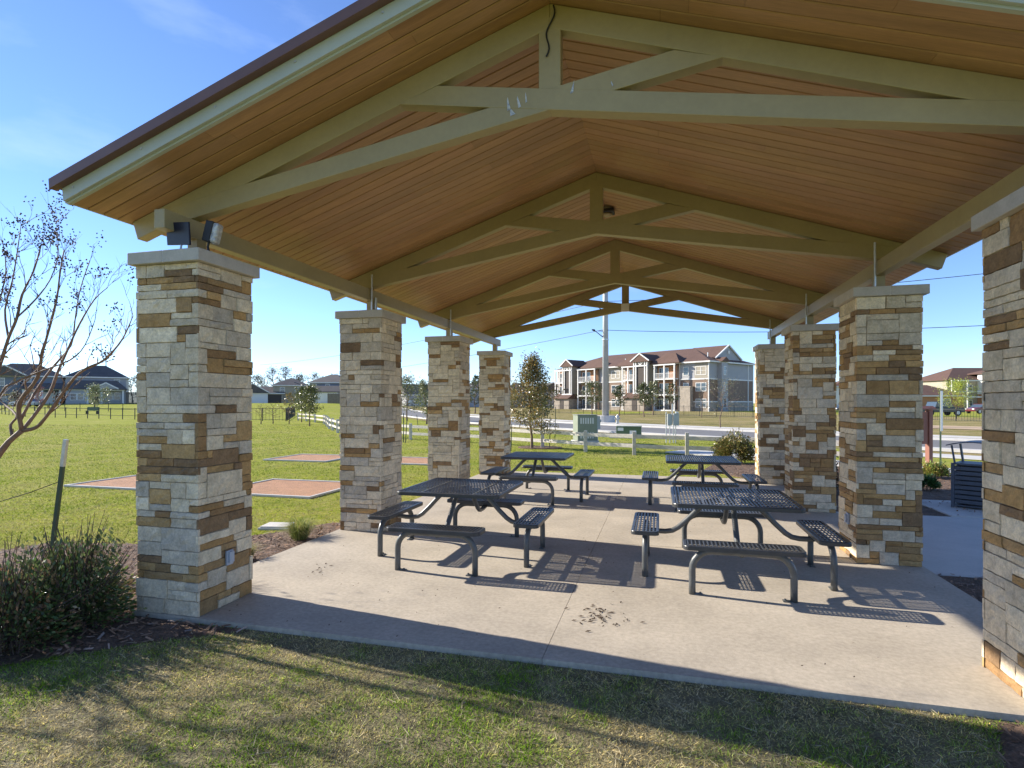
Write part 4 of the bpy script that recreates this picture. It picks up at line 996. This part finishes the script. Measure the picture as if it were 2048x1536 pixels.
# info board post and edge-on sign
x, y = cp(1858, 14.3)
t = thing('notice_board', 'red brown wooden notice board with a gabled cap behind the second right column', 'notice board', (x, y, -.07), R_(26))
q = MB(); q.box(-.055, .055, -.06, .06, 0, 1.62); obj('post', q, 'redbrown', t, bevel=.006)
q = MB(); q.box(-1.25, -1.14, -.06, .06, 0, 1.62); obj('post', q, 'redbrown', t, bevel=.006)
q = MB(); q.box(-1.139, -.056, -.03, .03, .75, 1.56); obj('board', q, 'redbrown', t)
q = MB(); q.box(-1.32, .12, -.10, .0, 1.622, 1.65); q.xform(lambda p: (p[0], p[1], p[2]+(.10+p[1])*.6)); q2 = MB(); q2.box(-1.32, .12, .001, .10, 1.622, 1.65); q2.xform(lambda p: (p[0], p[1], p[2]+(.10-p[1])*.6)); q.add(q2.v, q2.f); obj('cap', q, 'redbrown', t)
x, y = cp(1881, 14.8)
t = thing('street_sign', 'green steel sign post with a white sign seen edge on beside the litter bin', 'sign', (x, y, -.07), R_(62))
q = MB(); q.box(-.03, .03, -.018, .018, 0, 2.13); obj('post', q, 'post', t)
q = MB(); q.box(-.20, .20, -.032, -.022, 1.05, 2.10); obj('sign_plate', q, 'white', t, bevel=.003)
x, y = cp(820, 92); t = thing('warning_sign', 'diamond shaped road sign seen from behind, right of the second left column', 'sign', (x, y, gzf(x, y)), YAW)
q = MB(); q.tube([(0, 0, 0), (0, 0, 2.2)], .035, 6); obj('post', q, 'galv', t)
q = MB(); q.prism([(0, 1.3), (.42, 1.75), (0, 2.2), (-.42, 1.75)], -.05, -.035); obj('sign_plate', q, 'galv', t)
x, y = cp(611, 62); t = thing('street_lamp', 'dark street lamp with a long flat arm behind the olive trees', 'street lamp', (x, y, gzf(x, y)), YAW)
q = MB(); q.tube([(0, 0, 0), (0, 0, 3.6)], [.06, .045], 8); obj('pole', q, 'iron', t)
q = MB(); q.tube([(0, 0, 3.55), (-.3, 0, 3.68), (-.6, 0, 3.80)], .03, 6); q.beam((-.6, 0, 3.80), (-1.2, 0, 4.02), .22, .06); obj('lamp_arm', q, 'iron', t)
x, y = cp(212, 150); t = thing('utility_pole', 'thin dark pole rising behind the grey blue house', 'pole', (x, y, gzf(x, y)))
q = MB(); q.tube([(0, 0, 0), (0, 0, 12.5)], .12, 6); obj('shaft', q, 'iron', t)
x, y = cp(139, 150); t = thing('utility_pole', 'short dark pole between the two left houses', 'pole', (x, y, gzf(x, y)))
q = MB(); q.tube([(0, 0, 0), (0, 0, 8.4)], .12, 6); obj('shaft', q, 'iron', t)
x, y = cp(1914, 170); t = thing('stack_pipes', 'pair of tall dark pipes above the brown apartment roof at right', 'chimney', (x, y, 0), YAW)
q = MB(); q.tube([(-.25, 0, 0), (-.25, 0, 11.2)], .14, 6); q.tube([(.25, 0, 0), (.25, 0, 11.1)], .14, 6); obj('pipes', q, 'iron', t)

# picnic bench (dark green) before left houses
x, y = cp(184, 76); t = thing('park_bench', 'dark green park bench on the lawn before the grey blue house', 'bench', (x, y, gzf(x, y)), YAW)
q = MB(); q.box(-.8, .8, -.2, .25, .42, .47); obj('seat', q, 'dkgreen', t)
q = MB(); q.box(-.8, .8, .26, .30, .50, .95); obj('backrest', q, 'dkgreen', t)
for s in (-1, 1): q = MB(); q.box(s*.7-.03, s*.7+.03, -.18, .28, 0, .419); obj('leg', q, 'iron', t)

# ------------------------------------------------------------------ houses
def window(par, mb_loc, w, h, z, ang=0, mull=True):
    """mb_loc: function mapping (u, depth, z) of the facade to local coords"""
    f = MB(); g_ = MB(); F = mb_loc
    def bx(mb, u0, u1, d0, d1, z0, z1):
        P = [F(u, d, zz) for zz in (z0, z1) for u, d in ((u0, d0), (u1, d0), (u1, d1), (u0, d1))]
        mb.add(P, [(0, 3, 2, 1), (4, 5, 6, 7), (0, 1, 5, 4), (1, 2, 6, 5), (2, 3, 7, 6), (3, 0, 4, 7)])
    t_ = .11
    bx(f, -w/2-t_, w/2+t_, .0, .07, z-t_, z); bx(f, -w/2-t_, w/2+t_, .0, .07, z+h, z+h+t_)
    bx(f, -w/2-t_, -w/2, .0, .065, z, z+h); bx(f, w/2, w/2+t_, .0, .065, z, z+h)
    if mull: bx(f, -w/2, w/2, .0, .05, z+h/2-.03, z+h/2+.03)
    bx(g_, -w/2+.001, w/2-.001, -.05, .025, z+.001, z+h-.001)
    wo = obj('window', f, 'trim', par); obj('pane', g_, 'glass', wo)
def roof_mb(w, dp, z, rise, kind, ov=.4):
    m = MB(); a, b = w/2+ov, dp/2+ov; t_ = .16
    if kind == 'hip':
        r = max(a-b, .3) if a > b else .3; ry = 0 if a > b else b-a
        top = [(-r, -ry, z+rise), (r, -ry, z+rise), (r, ry, z+rise), (-r, ry, z+rise)] if ry else [(-r, 0, z+rise), (r, 0, z+rise)]
        base = [(-a, -b, z), (a, -b, z), (a, b, z), (-a, b, z)]; low = [(p[0], p[1], z-t_) for p in base]
        if ry: m.add(base+low+top, [(0, 1, 9, 8), (1, 2, 10, 9), (2, 3, 11, 10), (3, 0, 8, 11), (8, 9, 10, 11), (7, 6, 5, 4), (0, 4, 5, 1), (1, 5, 6, 2), (2, 6, 7, 3), (3, 7, 4, 0)])
        else: m.add(base+low+top, [(0, 1, 9, 8), (1, 2, 9), (2, 3, 8, 9), (3, 0, 8), (7, 6, 5, 4), (0, 4, 5, 1), (1, 5, 6, 2), (2, 6, 7, 3), (3, 7, 4, 0)])
    elif kind == 'gx':   # ridge along x
        m.add([(-a, -b, z), (a, -b, z), (a, b, z), (-a, b, z), (-a, 0, z+rise), (a, 0, z+rise), (-a, -b, z-t_), (a, -b, z-t_), (a, b, z-t_), (-a, b, z-t_)],
              [(0, 1, 5, 4), (2, 3, 4, 5), (6, 7, 1, 0), (8, 9, 3, 2), (6, 0, 4, 3, 9), (7, 8, 2, 5, 1), (9, 8, 7, 6)])
    else:                # ridge along y (gable to the viewer)
        m.add([(-a, -b, z), (a, -b, z), (a, b, z), (-a, b, z), (0, -b, z+rise), (0, b, z+rise), (-a, -b, z-t_), (a, -b, z-t_), (a, b, z-t_), (-a, b, z-t_)],
              [(0, 4, 5, 3), (1, 2, 5, 4), (6, 0, 3, 9), (7, 8, 2, 1), (6, 7, 1, 4, 0), (8, 9, 3, 5, 2), (9, 8, 7, 6)])
    return m
def gable_trim(w, y, z, rise, ov=.4, dz=0):
    m = MB(); a = w/2+ov
    for s in (-1, 1): m.beam((0, y, z+rise-.02), (s*a, y, z-.02), .08, .24)
    return m
def house(label, u, d, w, dp, h, wallm, roofm, rise, kind='hip', rot=0, wins=(), extra=None, group='houses beyond the lawn'):
    x, y = cp(u, d); t = thing('house', label, 'house', (x, y, gzf(x, y)), YAW+math.atan((1024-u)/FPX)*(.85 if u < 1100 else .3)+rot, group)
    q = MB(); q.box(-w/2, w/2, -dp/2, dp/2, -1.2, h); 
    if kind == 'gy': q.prism([(-w/2, h+.001), (w/2, h+.001), (0, h+rise*.9)], -dp/2+.01, dp/2-.01)
    obj('wall', q, wallm, t)
    obj('roof', roof_mb(w, dp, h+.15, rise, kind), roofm, t)
    q = MB(); a, b = w/2+.42, dp/2+.42
    if kind != 'gy': q.box(-a, a, -b-.04, -b-.005, h-.10, h+.13); 
    q.box(a+.001, a+.03, -b, b, h-.10, h+.13); q.box(-a-.03, -a-.001, -b, b, h-.10, h+.13)
    obj('eave_trim', q, 'trim', t)
    if kind == 'gy': obj('gable_trim', gable_trim(w, -dp/2-.45, h+.15, rise), 'trim', t)
    for (wx, wz, ww, wh) in wins:
        window(t, lambda u_, d_, z_, wx=wx: (wx+u_, -dp/2-d_, z_), ww, wh, wz)
    if extra: extra(t, w, dp, h)
    if u < 300: t.scale = (1.03, 1.03, 1.10)
    return t
def exA(t, w, dp, h):
    obj('gable_roof', roof_mb(6, 4, 5.55, 1.9, 'gy').xform(lambda p: (p[0]-2.6, p[1]-dp/2+1.3, p[2])), 'shingle_g', t)
    obj('gable_trim', gable_trim(6, 0, 5.55, 1.9).xform(lambda p: (p[0]-2.6, p[1]-dp/2-1.15, p[2])), 'trim', t)
    q = MB(); q.box(.2, 6.6, -dp/2-2.6, -dp/2-.01, 2.75, 2.95); obj('porch_beam', q, 'trim', t)
    obj('porch_roof', roof_mb(6.4, 2.6, 3.0, 1.1, 'gx', .3).xform(lambda p: (p[0]+3.4, p[1]-dp/2-1.3, p[2])), 'shingle_g', t)
    for xx in (.5, 3.4, 6.3): q = MB(); q.box(xx-.2, xx+.2, -dp/2-2.5, -dp/2-2.1, -.5, 2.745); obj('porch_column', q, 'trim', t)
    q = MB(); q.box(1.2, 5.8, -dp/2-.06, -dp/2-.005, -.3, 2.3); obj('garage_door', q, 'trim', t)
house('dark slate blue two storey house at the far left', 50, 124, 13.2, 9, 5.4, 'blue', 'shingle_g', 2.5, 'hip', 0, [(-4.4, 3.6, .9, 1.3), (-3.2, 3.6, .9, 1.3), (.9, 3.6, 1.0, 1.3), (-4.2, .6, 1.0, 1.3), (-3.0, .6, 1.0, 1.3)], exA)
def exB(t, w, dp, h):
    obj('porch_roof', roof_mb(10.6, 3.2, 2.95, 1.7, 'hip', .3).xform(lambda p: (p[0], p[1]-dp/2-1.6, p[2])), 'shingle_g', t)
    q = MB(); q.box(-5.2, 5.2, -dp/2-3.0, -dp/2-2.9, 2.6, 2.8); obj('porch_beam', q, 'trim', t)
    for wd_, xo, zo, rs_ in ((4.2, 1.9, 2.98, 1.2), (2.4, -.1, 2.9, .75)):
        q = MB(); q.prism([(xo-wd_/2, zo), (xo+wd_/2, zo), (xo, zo+rs_)], -dp/2-3.5, -dp/2-.4); obj('porch_gable', q, 'greysid', t)
        obj('gable_trim', gable_trim(wd_, 0, zo, rs_, .15).xform(lambda p, xo=xo: (p[0]+xo, p[1]-dp/2-3.55, p[2])), 'trim', t)
    for xx in (-1.3, 1.1, 4.9): q = MB(); q.box(xx-.16, xx+.16, -dp/2-3.0, -dp/2-2.7, -.5, 2.595); obj('porch_column', q, 'trim', t)
    q = MB(); q.box(-5.0, -1.4, -dp/2-2.9, -dp/2-.01, -.8, 2.59); obj('front_room', q, 'greysid', t)
    q = MB(); q.box(-.6, .3, -dp/2-.05, -dp/2-.004, .0, 2.1); obj('door', q, 'darkin', t)
    window(t, lambda u_, d_, z_: (-3.7+u_, -dp/2-2.9-d_, z_), .95, 1.2, .75); window(t, lambda u_, d_, z_: (-2.5+u_, -dp/2-2.9-d_, z_), .95, 1.2, .75)
house('grey blue two storey house with a gabled porch, left of the nearest column', 198, 130, 10.6, 8, 5.3, 'greysid', 'shingle_g', 2.5, 'hip', 0, [(-3.9, 4.0, .9, .9), (3.6, 4.0, .9, .9), (2.2, .8, 1.1, 1.5), (3.6, .8, 1.1, 1.5)], exB)
house('low dark garage house between the two left houses', 138, 138, 5.5, 8, 2.6, 'brownsid', 'shingle_g', 2.0, 'gx', 0, [])
def exG(t, w, dp, h):
    q = MB(); q.box(-2.2, 2.4, -dp/2-.06, -dp/2-.004, -.2, 2.2); obj('garage_door', q, 'darkin', t)
house('low white walled house with charcoal gable at left of the far row', 508, 148, 7, 8, 2.6, 'trim', 'shingle_g', 2.3, 'gy', 0, [(-1.5, .8, 1, 1.2)])
house('single storey house with a dark garage door in the far row', 545, 150, 5.6, 8, 2.5, 'tansid', 'shingle_g', 1.8, 'gx', 0, [], exG)
house('taupe house behind the bronze tree in the far row', 583, 152, 8.5, 8, 4.6, 'tansid', 'shingle_g', 2.0, 'hip', 0, [(-2, 3, 1, 1.1), (1.6, 3, 1, 1.1)])
def exE(t, w, dp, h):
    obj('wing_roof', roof_mb(7, 3.5, 2.9, 1.5, 'gx', .3).xform(lambda p: (p[0]+1, p[1]-dp/2-1.7, p[2])), 'shingle_g', t)
    q = MB(); q.box(-1.9, 3.9, -dp/2-3.3, -dp/2-.01, -.5, 2.7); obj('wing_wall', q, 'trim', t)
house('blue two storey house partly behind the second left column', 668, 148, 9.5, 8, 5.2, 'blue', 'shingle_g', 2.2, 'hip', -.35, [(-3.5, 3.6, 1, 1.2), (0, 3.6, 1, 1.2)], exE)
house('blue house behind the diamond road sign', 842, 140, 9.5, 8, 3.0, 'greysid', 'shingle_g', 2.6, 'gx', .3, [(-2, .8, 2.0, 1.3)])
house('pale two storey house seen between the third and farthest left columns', 955, 145, 9, 8, 5.2, 'greysid', 'shingle_g', 2.0, 'hip', 0, [(-1.5, 3.4, 1, 1.2), (1.5, 3.4, 1, 1.2)])
house('dark roofed house behind the young oak', 1040, 155, 11, 8, 4.4, 'tansid', 'shingle_g', 2.6, 'hip', 0, [(2.2, 2.6, 1.2, 1.2)])
house('pale gabled house left of the apartment building', 1096, 150, 7.5, 8, 4.6, 'greysid', 'shingle_g', 2.2, 'gy', .3, [(1.6, 2.8, 1, 1.2), (-1.2, 2.8, 1, 1.2)])
house('low brown roofed clubhouse beside the parked black pickup', 1848, 118, 10, 9, 3.0, 'orange', 'shingle_b', 2.2, 'hip', 0, [(2.0, .8, 1.2, 1.6)], group='houses at right')
q = None
# cedar yard fences
def yardfence(label, a, b, h):
    t = thing('wooden_fence', label, 'fence', (a[0], a[1], gzf(*a))); z = t.location.z; m = MB(); n = int(math.dist(a, b)/.15)
    for k in range(n):
        f = k/n; px_ = (b[0]-a[0])*f; py_ = (b[1]-a[1])*f; m.box(px_, px_+.14, py_-.012, py_+.012, gzf(a[0]+px_, a[1]+py_)-z-.1, gzf(a[0]+px_, a[1]+py_)-z+h+.03*(k % 3))
    obj('boards', m, 'fencewood', t)
yardfence('dark cedar yard fence right of the grey blue house', cp(252, 128), cp(320, 128), 2.6)
yardfence('grey cedar yard fence beside the second left column', cp(655, 133), cp(700, 131), 2.3)
yardfence('dark cedar yard fence between the two left houses', cp(120, 126), cp(150, 126), 2.4)

# ------------------------------------------------------------------ apartment building
def apartment():
    A_ = Vector((-23.8, 134.36)); B_ = Vector((8.76, 110.86)); D_ = (B_-A_).normalized(); Ls = (B_-A_).length
    t = thing('apartment_building', 'three storey apartment block with brown hip roof, balconies and gabled entries across the road', 'building', (A_.x, A_.y, .05), math.atan2(D_.y, D_.x))
    H = 9.35; DP = 16.4; F1, F2 = 3.05, 6.15
    q = MB(); q.box(0, Ls, 0, DP, F2, H); obj('upper_wall', q, 'greysid', t)
    q = MB(); q.box(0, Ls, .01, DP-.01, F1-1.2, F2-.001); obj('middle_wall', q, 'brownsid', t)
    q = MB(); q.box(0, Ls, .02, DP-.02, -.5, F1-1.201); obj('base_wall', q, 'lstone', t)
    q = MB()   # belt trims
    q.box(-.05, Ls+.05, -.06, DP, F2-.12, F2+.12); q.box(-.05, Ls+.05, -.06, DP, F1-1.3, F1-1.1)
    for s in (0, 14.2, 28.4, 33.9, Ls): q.box(s-.12, s+.12, -.07, .0, -.2, H)
    for yy in (.0, 5.2, 14.4, DP): q.box(Ls+.0, Ls+.07, yy-.12, yy+.12, -.2, H)
    obj('trim_bands', q, 'trim', t)
    r = roof_mb(Ls, DP, H+.15, 3.4, 'hip', .6); r.xform(lambda p: (p[0]+Ls/2, p[1]+DP/2, p[2])); obj('roof', r, 'shingle_b', t)
    q = MB(); q.box(-.63, Ls+.63, -.64, -.605, H-.12, H+.14); q.box(Ls+.605, Ls+.64, -.6, DP+.6, H-.12, H+.14); obj('eave_trim', q, 'trim', t)
    # side cross gable
    q = MB(); q.add([(Ls-1.6, 3.3, H+.92), (Ls-.4, 3.3, H+.92), (Ls-.4, 13.1, H+.92), (Ls-1.6, 13.1, H+.92), (Ls-8.6, 8.2, H+3.62), (Ls-.4, 8.2, H+3.62)], [(0, 1, 5, 4), (2, 3, 4, 5)]); 
    obj('roof_gable', q, 'shingle_b', t)
    q = MB(); q.add([(Ls-.7, 3.6, H+.7), (Ls-.7, 12.8, H+.7), (Ls-.7, 8.2, H+3.45), (Ls-.9, 3.6, H+.7), (Ls-.9, 12.8, H+.7), (Ls-.9, 8.2, H+3.45)], [(0, 1, 2), (5, 4, 3), (0, 3, 4, 1), (1, 4, 5, 2), (2, 5, 3, 0)]); obj('gable_wall', q, 'greysid', t)
    q = MB(); q.beam((Ls-.5, 3.2, H+.86), (Ls-.5, 8, H+3.56), .2, .26, (1, 0, 0)); q.beam((Ls-.5, 8, H+3.56), (Ls-.5, 12.8, H+.86), .2, .26, (1, 0, 0)); q.box(Ls-.66, Ls-.45, 7.75, 8.25, H+1.9, H+2.5); obj('gable_trim', q, 'trim', t)
    # roof hips over bays
    for s0, s1 in ((9.0, 15.0), (19.5, 24.0), (28.4, 34.2)):
        w = s1-s0; q = roof_mb(w, 3.6, H+.16, 2.0, 'hip', .55).xform(lambda p, s0=s0, w=w: (p[0]+s0+w/2, p[1]+.9, p[2]+.004)); obj('bay_roof', q, 'shingle_b', t)
    q = MB()
    for s in (5, 12, 18, 26, 31, 38): q.box(s, s+.15, 3.0, 3.15, H+1, H+2.0)
    obj('roof_vent', q, 'galv', t)
    # balconies
    def balc(s0, s1, floors, col='orange'):
        b = MB(); b.box(s0, s1, -.35, -.012, .0, H-.25)
        # recesses
        for f in floors:
            z = (0, F1, F2)[f]
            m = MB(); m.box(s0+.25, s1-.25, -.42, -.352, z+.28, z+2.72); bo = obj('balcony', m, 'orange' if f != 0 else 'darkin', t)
            m = MB(); wd = (s1-s0)
            m.box(s0+.25+wd*.08, s0+.25+wd*.50, -.46, -.422, z+.30, z+2.35); obj('balcony_door', m, 'glass', bo)
            m = MB(); m.box(s0+.25+wd*.06, s0+.25+wd*.08, -.48, -.43, z+.3, z+2.42); m.box(s0+.25+wd*.50, s0+.25+wd*.52, -.48, -.43, z+.3, z+2.42); m.box(s0+.25+wd*.06, s0+.25+wd*.52, -.485, -.43, z+2.35, z+2.45); m.box(s0+.25+wd*.28, s0+.25+wd*.30, -.48, -.465, z+.3, z+2.35); obj('door_frame', m, 'trim', bo)
            m = MB(); m.box(s0, s1, -1.5, -.36, z+.02, z+.27); obj('balcony_slab', m, 'trim', bo)
            m = MB(); m.box(s0+.05, s1-.05, -1.46, -1.40, z+1.26, z+1.33); m.box(s0+.05, s1-.05, -1.46, -1.40, z+.38, z+.43)
            k = s0+.1
            while k < s1-.05: m.box(k, k+.03, -1.45, -1.42, z+.43, z+1.26); k += .16
            obj('railing', m, 'iron' if f != 2 else 'trim', bo)
        obj('bay_wall', b, 'brownsid', t)
        m = MB()
        for s in (s0+.12, (s0+s1)/2, s1-.12): m.box(s-.12, s+.12, -1.55, -1.31, .0, H-.12)
        m.box(s0-.1, s1+.1, -1.6, -1.28, H-.35, H-.11); obj('balcony_posts', m, 'trim', t)
    balc(.5, 3.5, (1, 2)); balc(7.9, 13.2, (0, 1, 2)); balc(20.8, 24.0, (0, 1, 2)); balc(28.9, 33.8, (0, 1, 2))
    # entry towers with gables
    for s0, s1 in ((3.5, 6.7), (24.2, 27.9)):
        c = (s0+s1)/2; w = s1-s0
        q = MB(); q.box(s0+.1, s1-.1, -1.9, -.02, 3.6, 10.0); tw_ = obj('entry_tower', q, 'tansid', t)
        q = MB(); q.box(s0+.75, s1-.75, -1.96, -1.905, 3.9, 8.9); obj('stair_opening', q, 'darkin', tw_)
        q = MB(); q.prism([(s0+.1, 10.01), (s1-.1, 10.01), (c, 11.3)], -1.9, -.2); obj('tower_gable', q, 'tansid', tw_)
        q = roof_mb(w, 5.0, 10.1, 1.55, 'gy', .45).xform(lambda p, c=c: (p[0]+c, p[1]+.6, p[2])); obj('tower_roof', q, 'shingle_b', tw_)
        q = gable_trim(w, 0, 10.12, 1.55, .5).xform(lambda p, c=c: (p[0]+c, p[1]-2.4, p[2]))
        for s in (s0+.2, s0+.75, s1-.75, s1-.2): q.box(s-.11, s+.11, -2.15, -1.97, 3.6, 10.0)
        q.box(s0, s1, -2.2, -1.98, 3.45, 3.7); q.box(s0+.1, s1-.1, -2.2, -1.98, 9.0, 9.25)
        for k in (-.6, 0, .6): q.beam((c, -2.08, 9.2), (c+k, -2.08, 9.95), .1, .12)
        obj('tower_trim', q, 'trim', tw_)
        q = MB(); q.box(s0+.8, s1-.8, -2.12, -2.05, 4.9, 4.97)
        k = s0+.8
        while k < s1-.8: q.box(k, k+.03, -2.1, -2.07, 3.95, 4.9); k += .15
        obj('railing', q, 'iron', tw_)
        q = MB(); q.box(s0-1.7, s1-.1, -3.0, -.05, -.2, 2.55); obj('entry_wall', q, 'lstone', tw_)
        q = roof_mb(w+1.2, 3.0, 2.7, 1.0, 'gx', .35).xform(lambda p, c=c: (p[0]+c-.8, p[1]-1.6, p[2])); obj('entry_roof', q, 'shingle_b', tw_)
        q = MB(); q.box(c-1.4, c-.2, -3.06, -3.003, -.1, 2.2); obj('entry_door', q, 'darkin', tw_)
    # windows
    for (s, w) in ((17.4, 1.1), (18.7, .0), (20.1, .8), (15.6, 0), (35.3, 1.0), (38.0, .95), (39.1, .95), (18.45, 1.1)):
        if not w: continue
        for z in (.85, F1+.85, F2+.85):
            window(t, lambda u_, d_, z_, s=s: (s+u_, -d_, z_), w, 1.45, z)
    q = MB(); q.box(34.3, 36.9, -1.1, -.03, -.2, 4.6); q.box(34.2, 37.0, -1.15, -.03, 4.601, 4.8); obj('stone_bay', q, 'lstone', t)
    q = MB(); q.box(20.0, 20.9, -.03, -.012, 0, H-.3); q.box(14.3, 19.9, -.03, -.012, F2+.15, H-.2); obj('wall_panel', q, 'tansid', t)
    q = MB(); q.box(37.2, 40.1, -.03, -.012, F2+.15, H-.2); obj('wall_panel', q, 'tansid', t)
    # side bay
    q = MB(); q.box(Ls+.01, Ls+.9, 3.0, 5.2, -.2, H-.1); obj('side_bay', q, 'greysid', t)
    q = MB(); q.add([(Ls-2, 2.6, H+.1), (Ls+1.2, 2.6, H+.1), (Ls+1.2, 5.6, H+.1), (Ls-2, 5.6, H+.1), (Ls-2, 4.1, H+1.0), (Ls+1.2, 4.1, H+1.0)], [(0, 1, 5, 4), (2, 3, 4, 5), (1, 2, 5)]); obj('side_bay_roof', q, 'shingle_b', t)
    for z in (.85, F1+.85, F2+.85): window(t, lambda u_, d_, z_: (Ls+.9+d_, 4.1+u_, z_), .95, 1.5, z)
    return t
apartment()
def apt_right():
    x, y = cp(1985, 150); t = thing('apartment_building', 'tan and white apartment block with brown roof partly hidden at the right', 'building', (x, y, .05), YAW)
    q = MB(); q.box(-12, 14, 0, 14, -.3, 7.6); obj('wall', q, 'tansid', t)
    q = MB(); q.box(-4, 12, -2.5, -.01, 3.9, 9.2); obj('upper_wall', q, 'trim', t)
    q = MB(); q.box(-4, 12, -2.5, -.01, -.3, 3.9); obj('base_wall', q, 'orange', t)
    obj('roof', roof_mb(26, 14, 7.75, 3.6, 'hip', .6).xform(lambda p: (p[0]+1, p[1]+7, p[2])), 'shingle_b', t)
    obj('bay_roof', roof_mb(16, 6, 9.35, 1.3, 'hip', .6).xform(lambda p: (p[0]+4, p[1], p[2])), 'shingle_b', t)
    q = MB(); q.box(-12.6, -4.05, -2.2, -2.0, 7.3, 7.6); q.box(-12.6, -4.05, -2.2, -2.0, 4.4, 4.6); q.box(-12.6, -4.05, -2.2, -2.0, 3.0, 3.3)
    for k in (-12.4, -8.3, -4.3): q.box(k-.12, k+.12, -2.2, -1.99, 0, 7.3)
    obj('balcony_frame', q, 'trim', t)
    for wx in (-10.4, -6.2):
        for wz in (.9, 4.9): window(t, lambda u_, d_, z_, wx=wx: (wx+u_, -d_, z_), 1.5, 1.4, wz)
apt_right()
x, y = cp(1745, 95); house('small pale building glimpsed between the second and third right columns', 1690, 120, 6, 6, 5, 'trim', 'shingle_b', 1.5, 'hip', 0, [(0, 3, 1, 1)], group='houses at right')

# ------------------------------------------------------------------ cars
def car(name, label, x, y, rz_, L_, prof, cab, w, paint, wr, wheels, cat):
    t = thing(name, label, cat, (x, y, gzf(x, y)+.06), rz_)
    q = MB(); q.prism(prof, -w/2, w/2); obj('body', q, paint, t, bevel=.06)
    q = MB(); n = len(cab); lo = .04; 
    q.prism(cab, -w/2+.09, w/2-.09); obj('cabin_glass', q, 'glass', t, bevel=.04)
    q = MB(); zt = max(p[1] for p in cab); xs = [p[0] for p in cab if p[1] > zt-.02]; q.box(min(xs)-.02, max(xs)+.02, -w/2+.085, w/2-.085, zt+.001, zt+.05)
    for xx in (min(xs), (min(xs)+max(xs))/2, max(xs)):
        for s in (-1, 1): q.box(xx-.04, xx+.04, s*(w/2-.085)-.006, s*(w/2-.085)+.006, prof[2][1]-.0+.02, zt)
    obj('roof', q, paint, t, bevel=.02)
    for wx in wheels:
        for s in (-1, 1):
            q = MB(); q.tube([(wx, s*(w/2-.2), wr), (wx, s*(w/2+.01), wr)], wr, 18); wo = obj('wheel', q, 'tyre', t)
            q = MB(); q.tube([(wx, s*(w/2+.011), wr), (wx, s*(w/2+.025), wr)], wr*.6, 12); obj('rim', q, 'rim', wo)
    for s in (-1, 1):
        q = MB(); q.box(prof[0][0]-.02, prof[0][0]+.05, s*(w/2-.3)-.15, s*(w/2-.3)+.15, .62, .78); obj('headlight', q, 'white', t)
x, y = cp(1878, 74)
car('pickup_truck', 'black pickup truck parked behind the yellow green tree', x, y, YAW+pi, 5.6, [(-2.7, .45), (-2.7, .95), (-1.5, 1.12), (2.8, 1.12), (2.8, .45)], [(-1.4, 1.13), (-.7, 1.82), (.9, 1.82), (1.15, 1.13)], 1.95, 'carblack', .40, (-1.75, 1.75), 'pickup truck')
x, y = cp(1962, 86)
car('parked_car', 'dark red car parked at the right edge beside the nearest right column', x, y, YAW+.2, 4.5, [(-2.2, .35), (-2.2, .75), (-1.1, .95), (2.2, .95), (2.2, .35)], [(-1.0, .96), (-.4, 1.42), (1.1, 1.42), (1.7, .96)], 1.8, 'carred', .33, (-1.35, 1.35), 'car')
x, y = cp(50, 104)
car('parked_car', 'pale silver car parked in front of the dark blue house', x, y, YAW, 4.8, [(-2.4, .35), (-2.4, .75), (-1.2, .95), (2.4, .95), (2.4, .35)], [(-1.1, .96), (-.4, 1.48), (1.3, 1.48), (1.9, .96)], 1.8, 'carwhite', .34, (-1.5, 1.5), 'car')
x, y = cp(1688, 92)
car('parked_car', 'dark car glimpsed between the second and third right columns', x, y, YAW+.3, 4.6, [(-2.3, .35), (-2.3, .75), (-1.1, .95), (2.3, .95), (2.3, .35)], [(-1.0, .96), (-.4, 1.42), (1.1, 1.42), (1.7, .96)], 1.8, 'carblack', .33, (-1.4, 1.4), 'car')
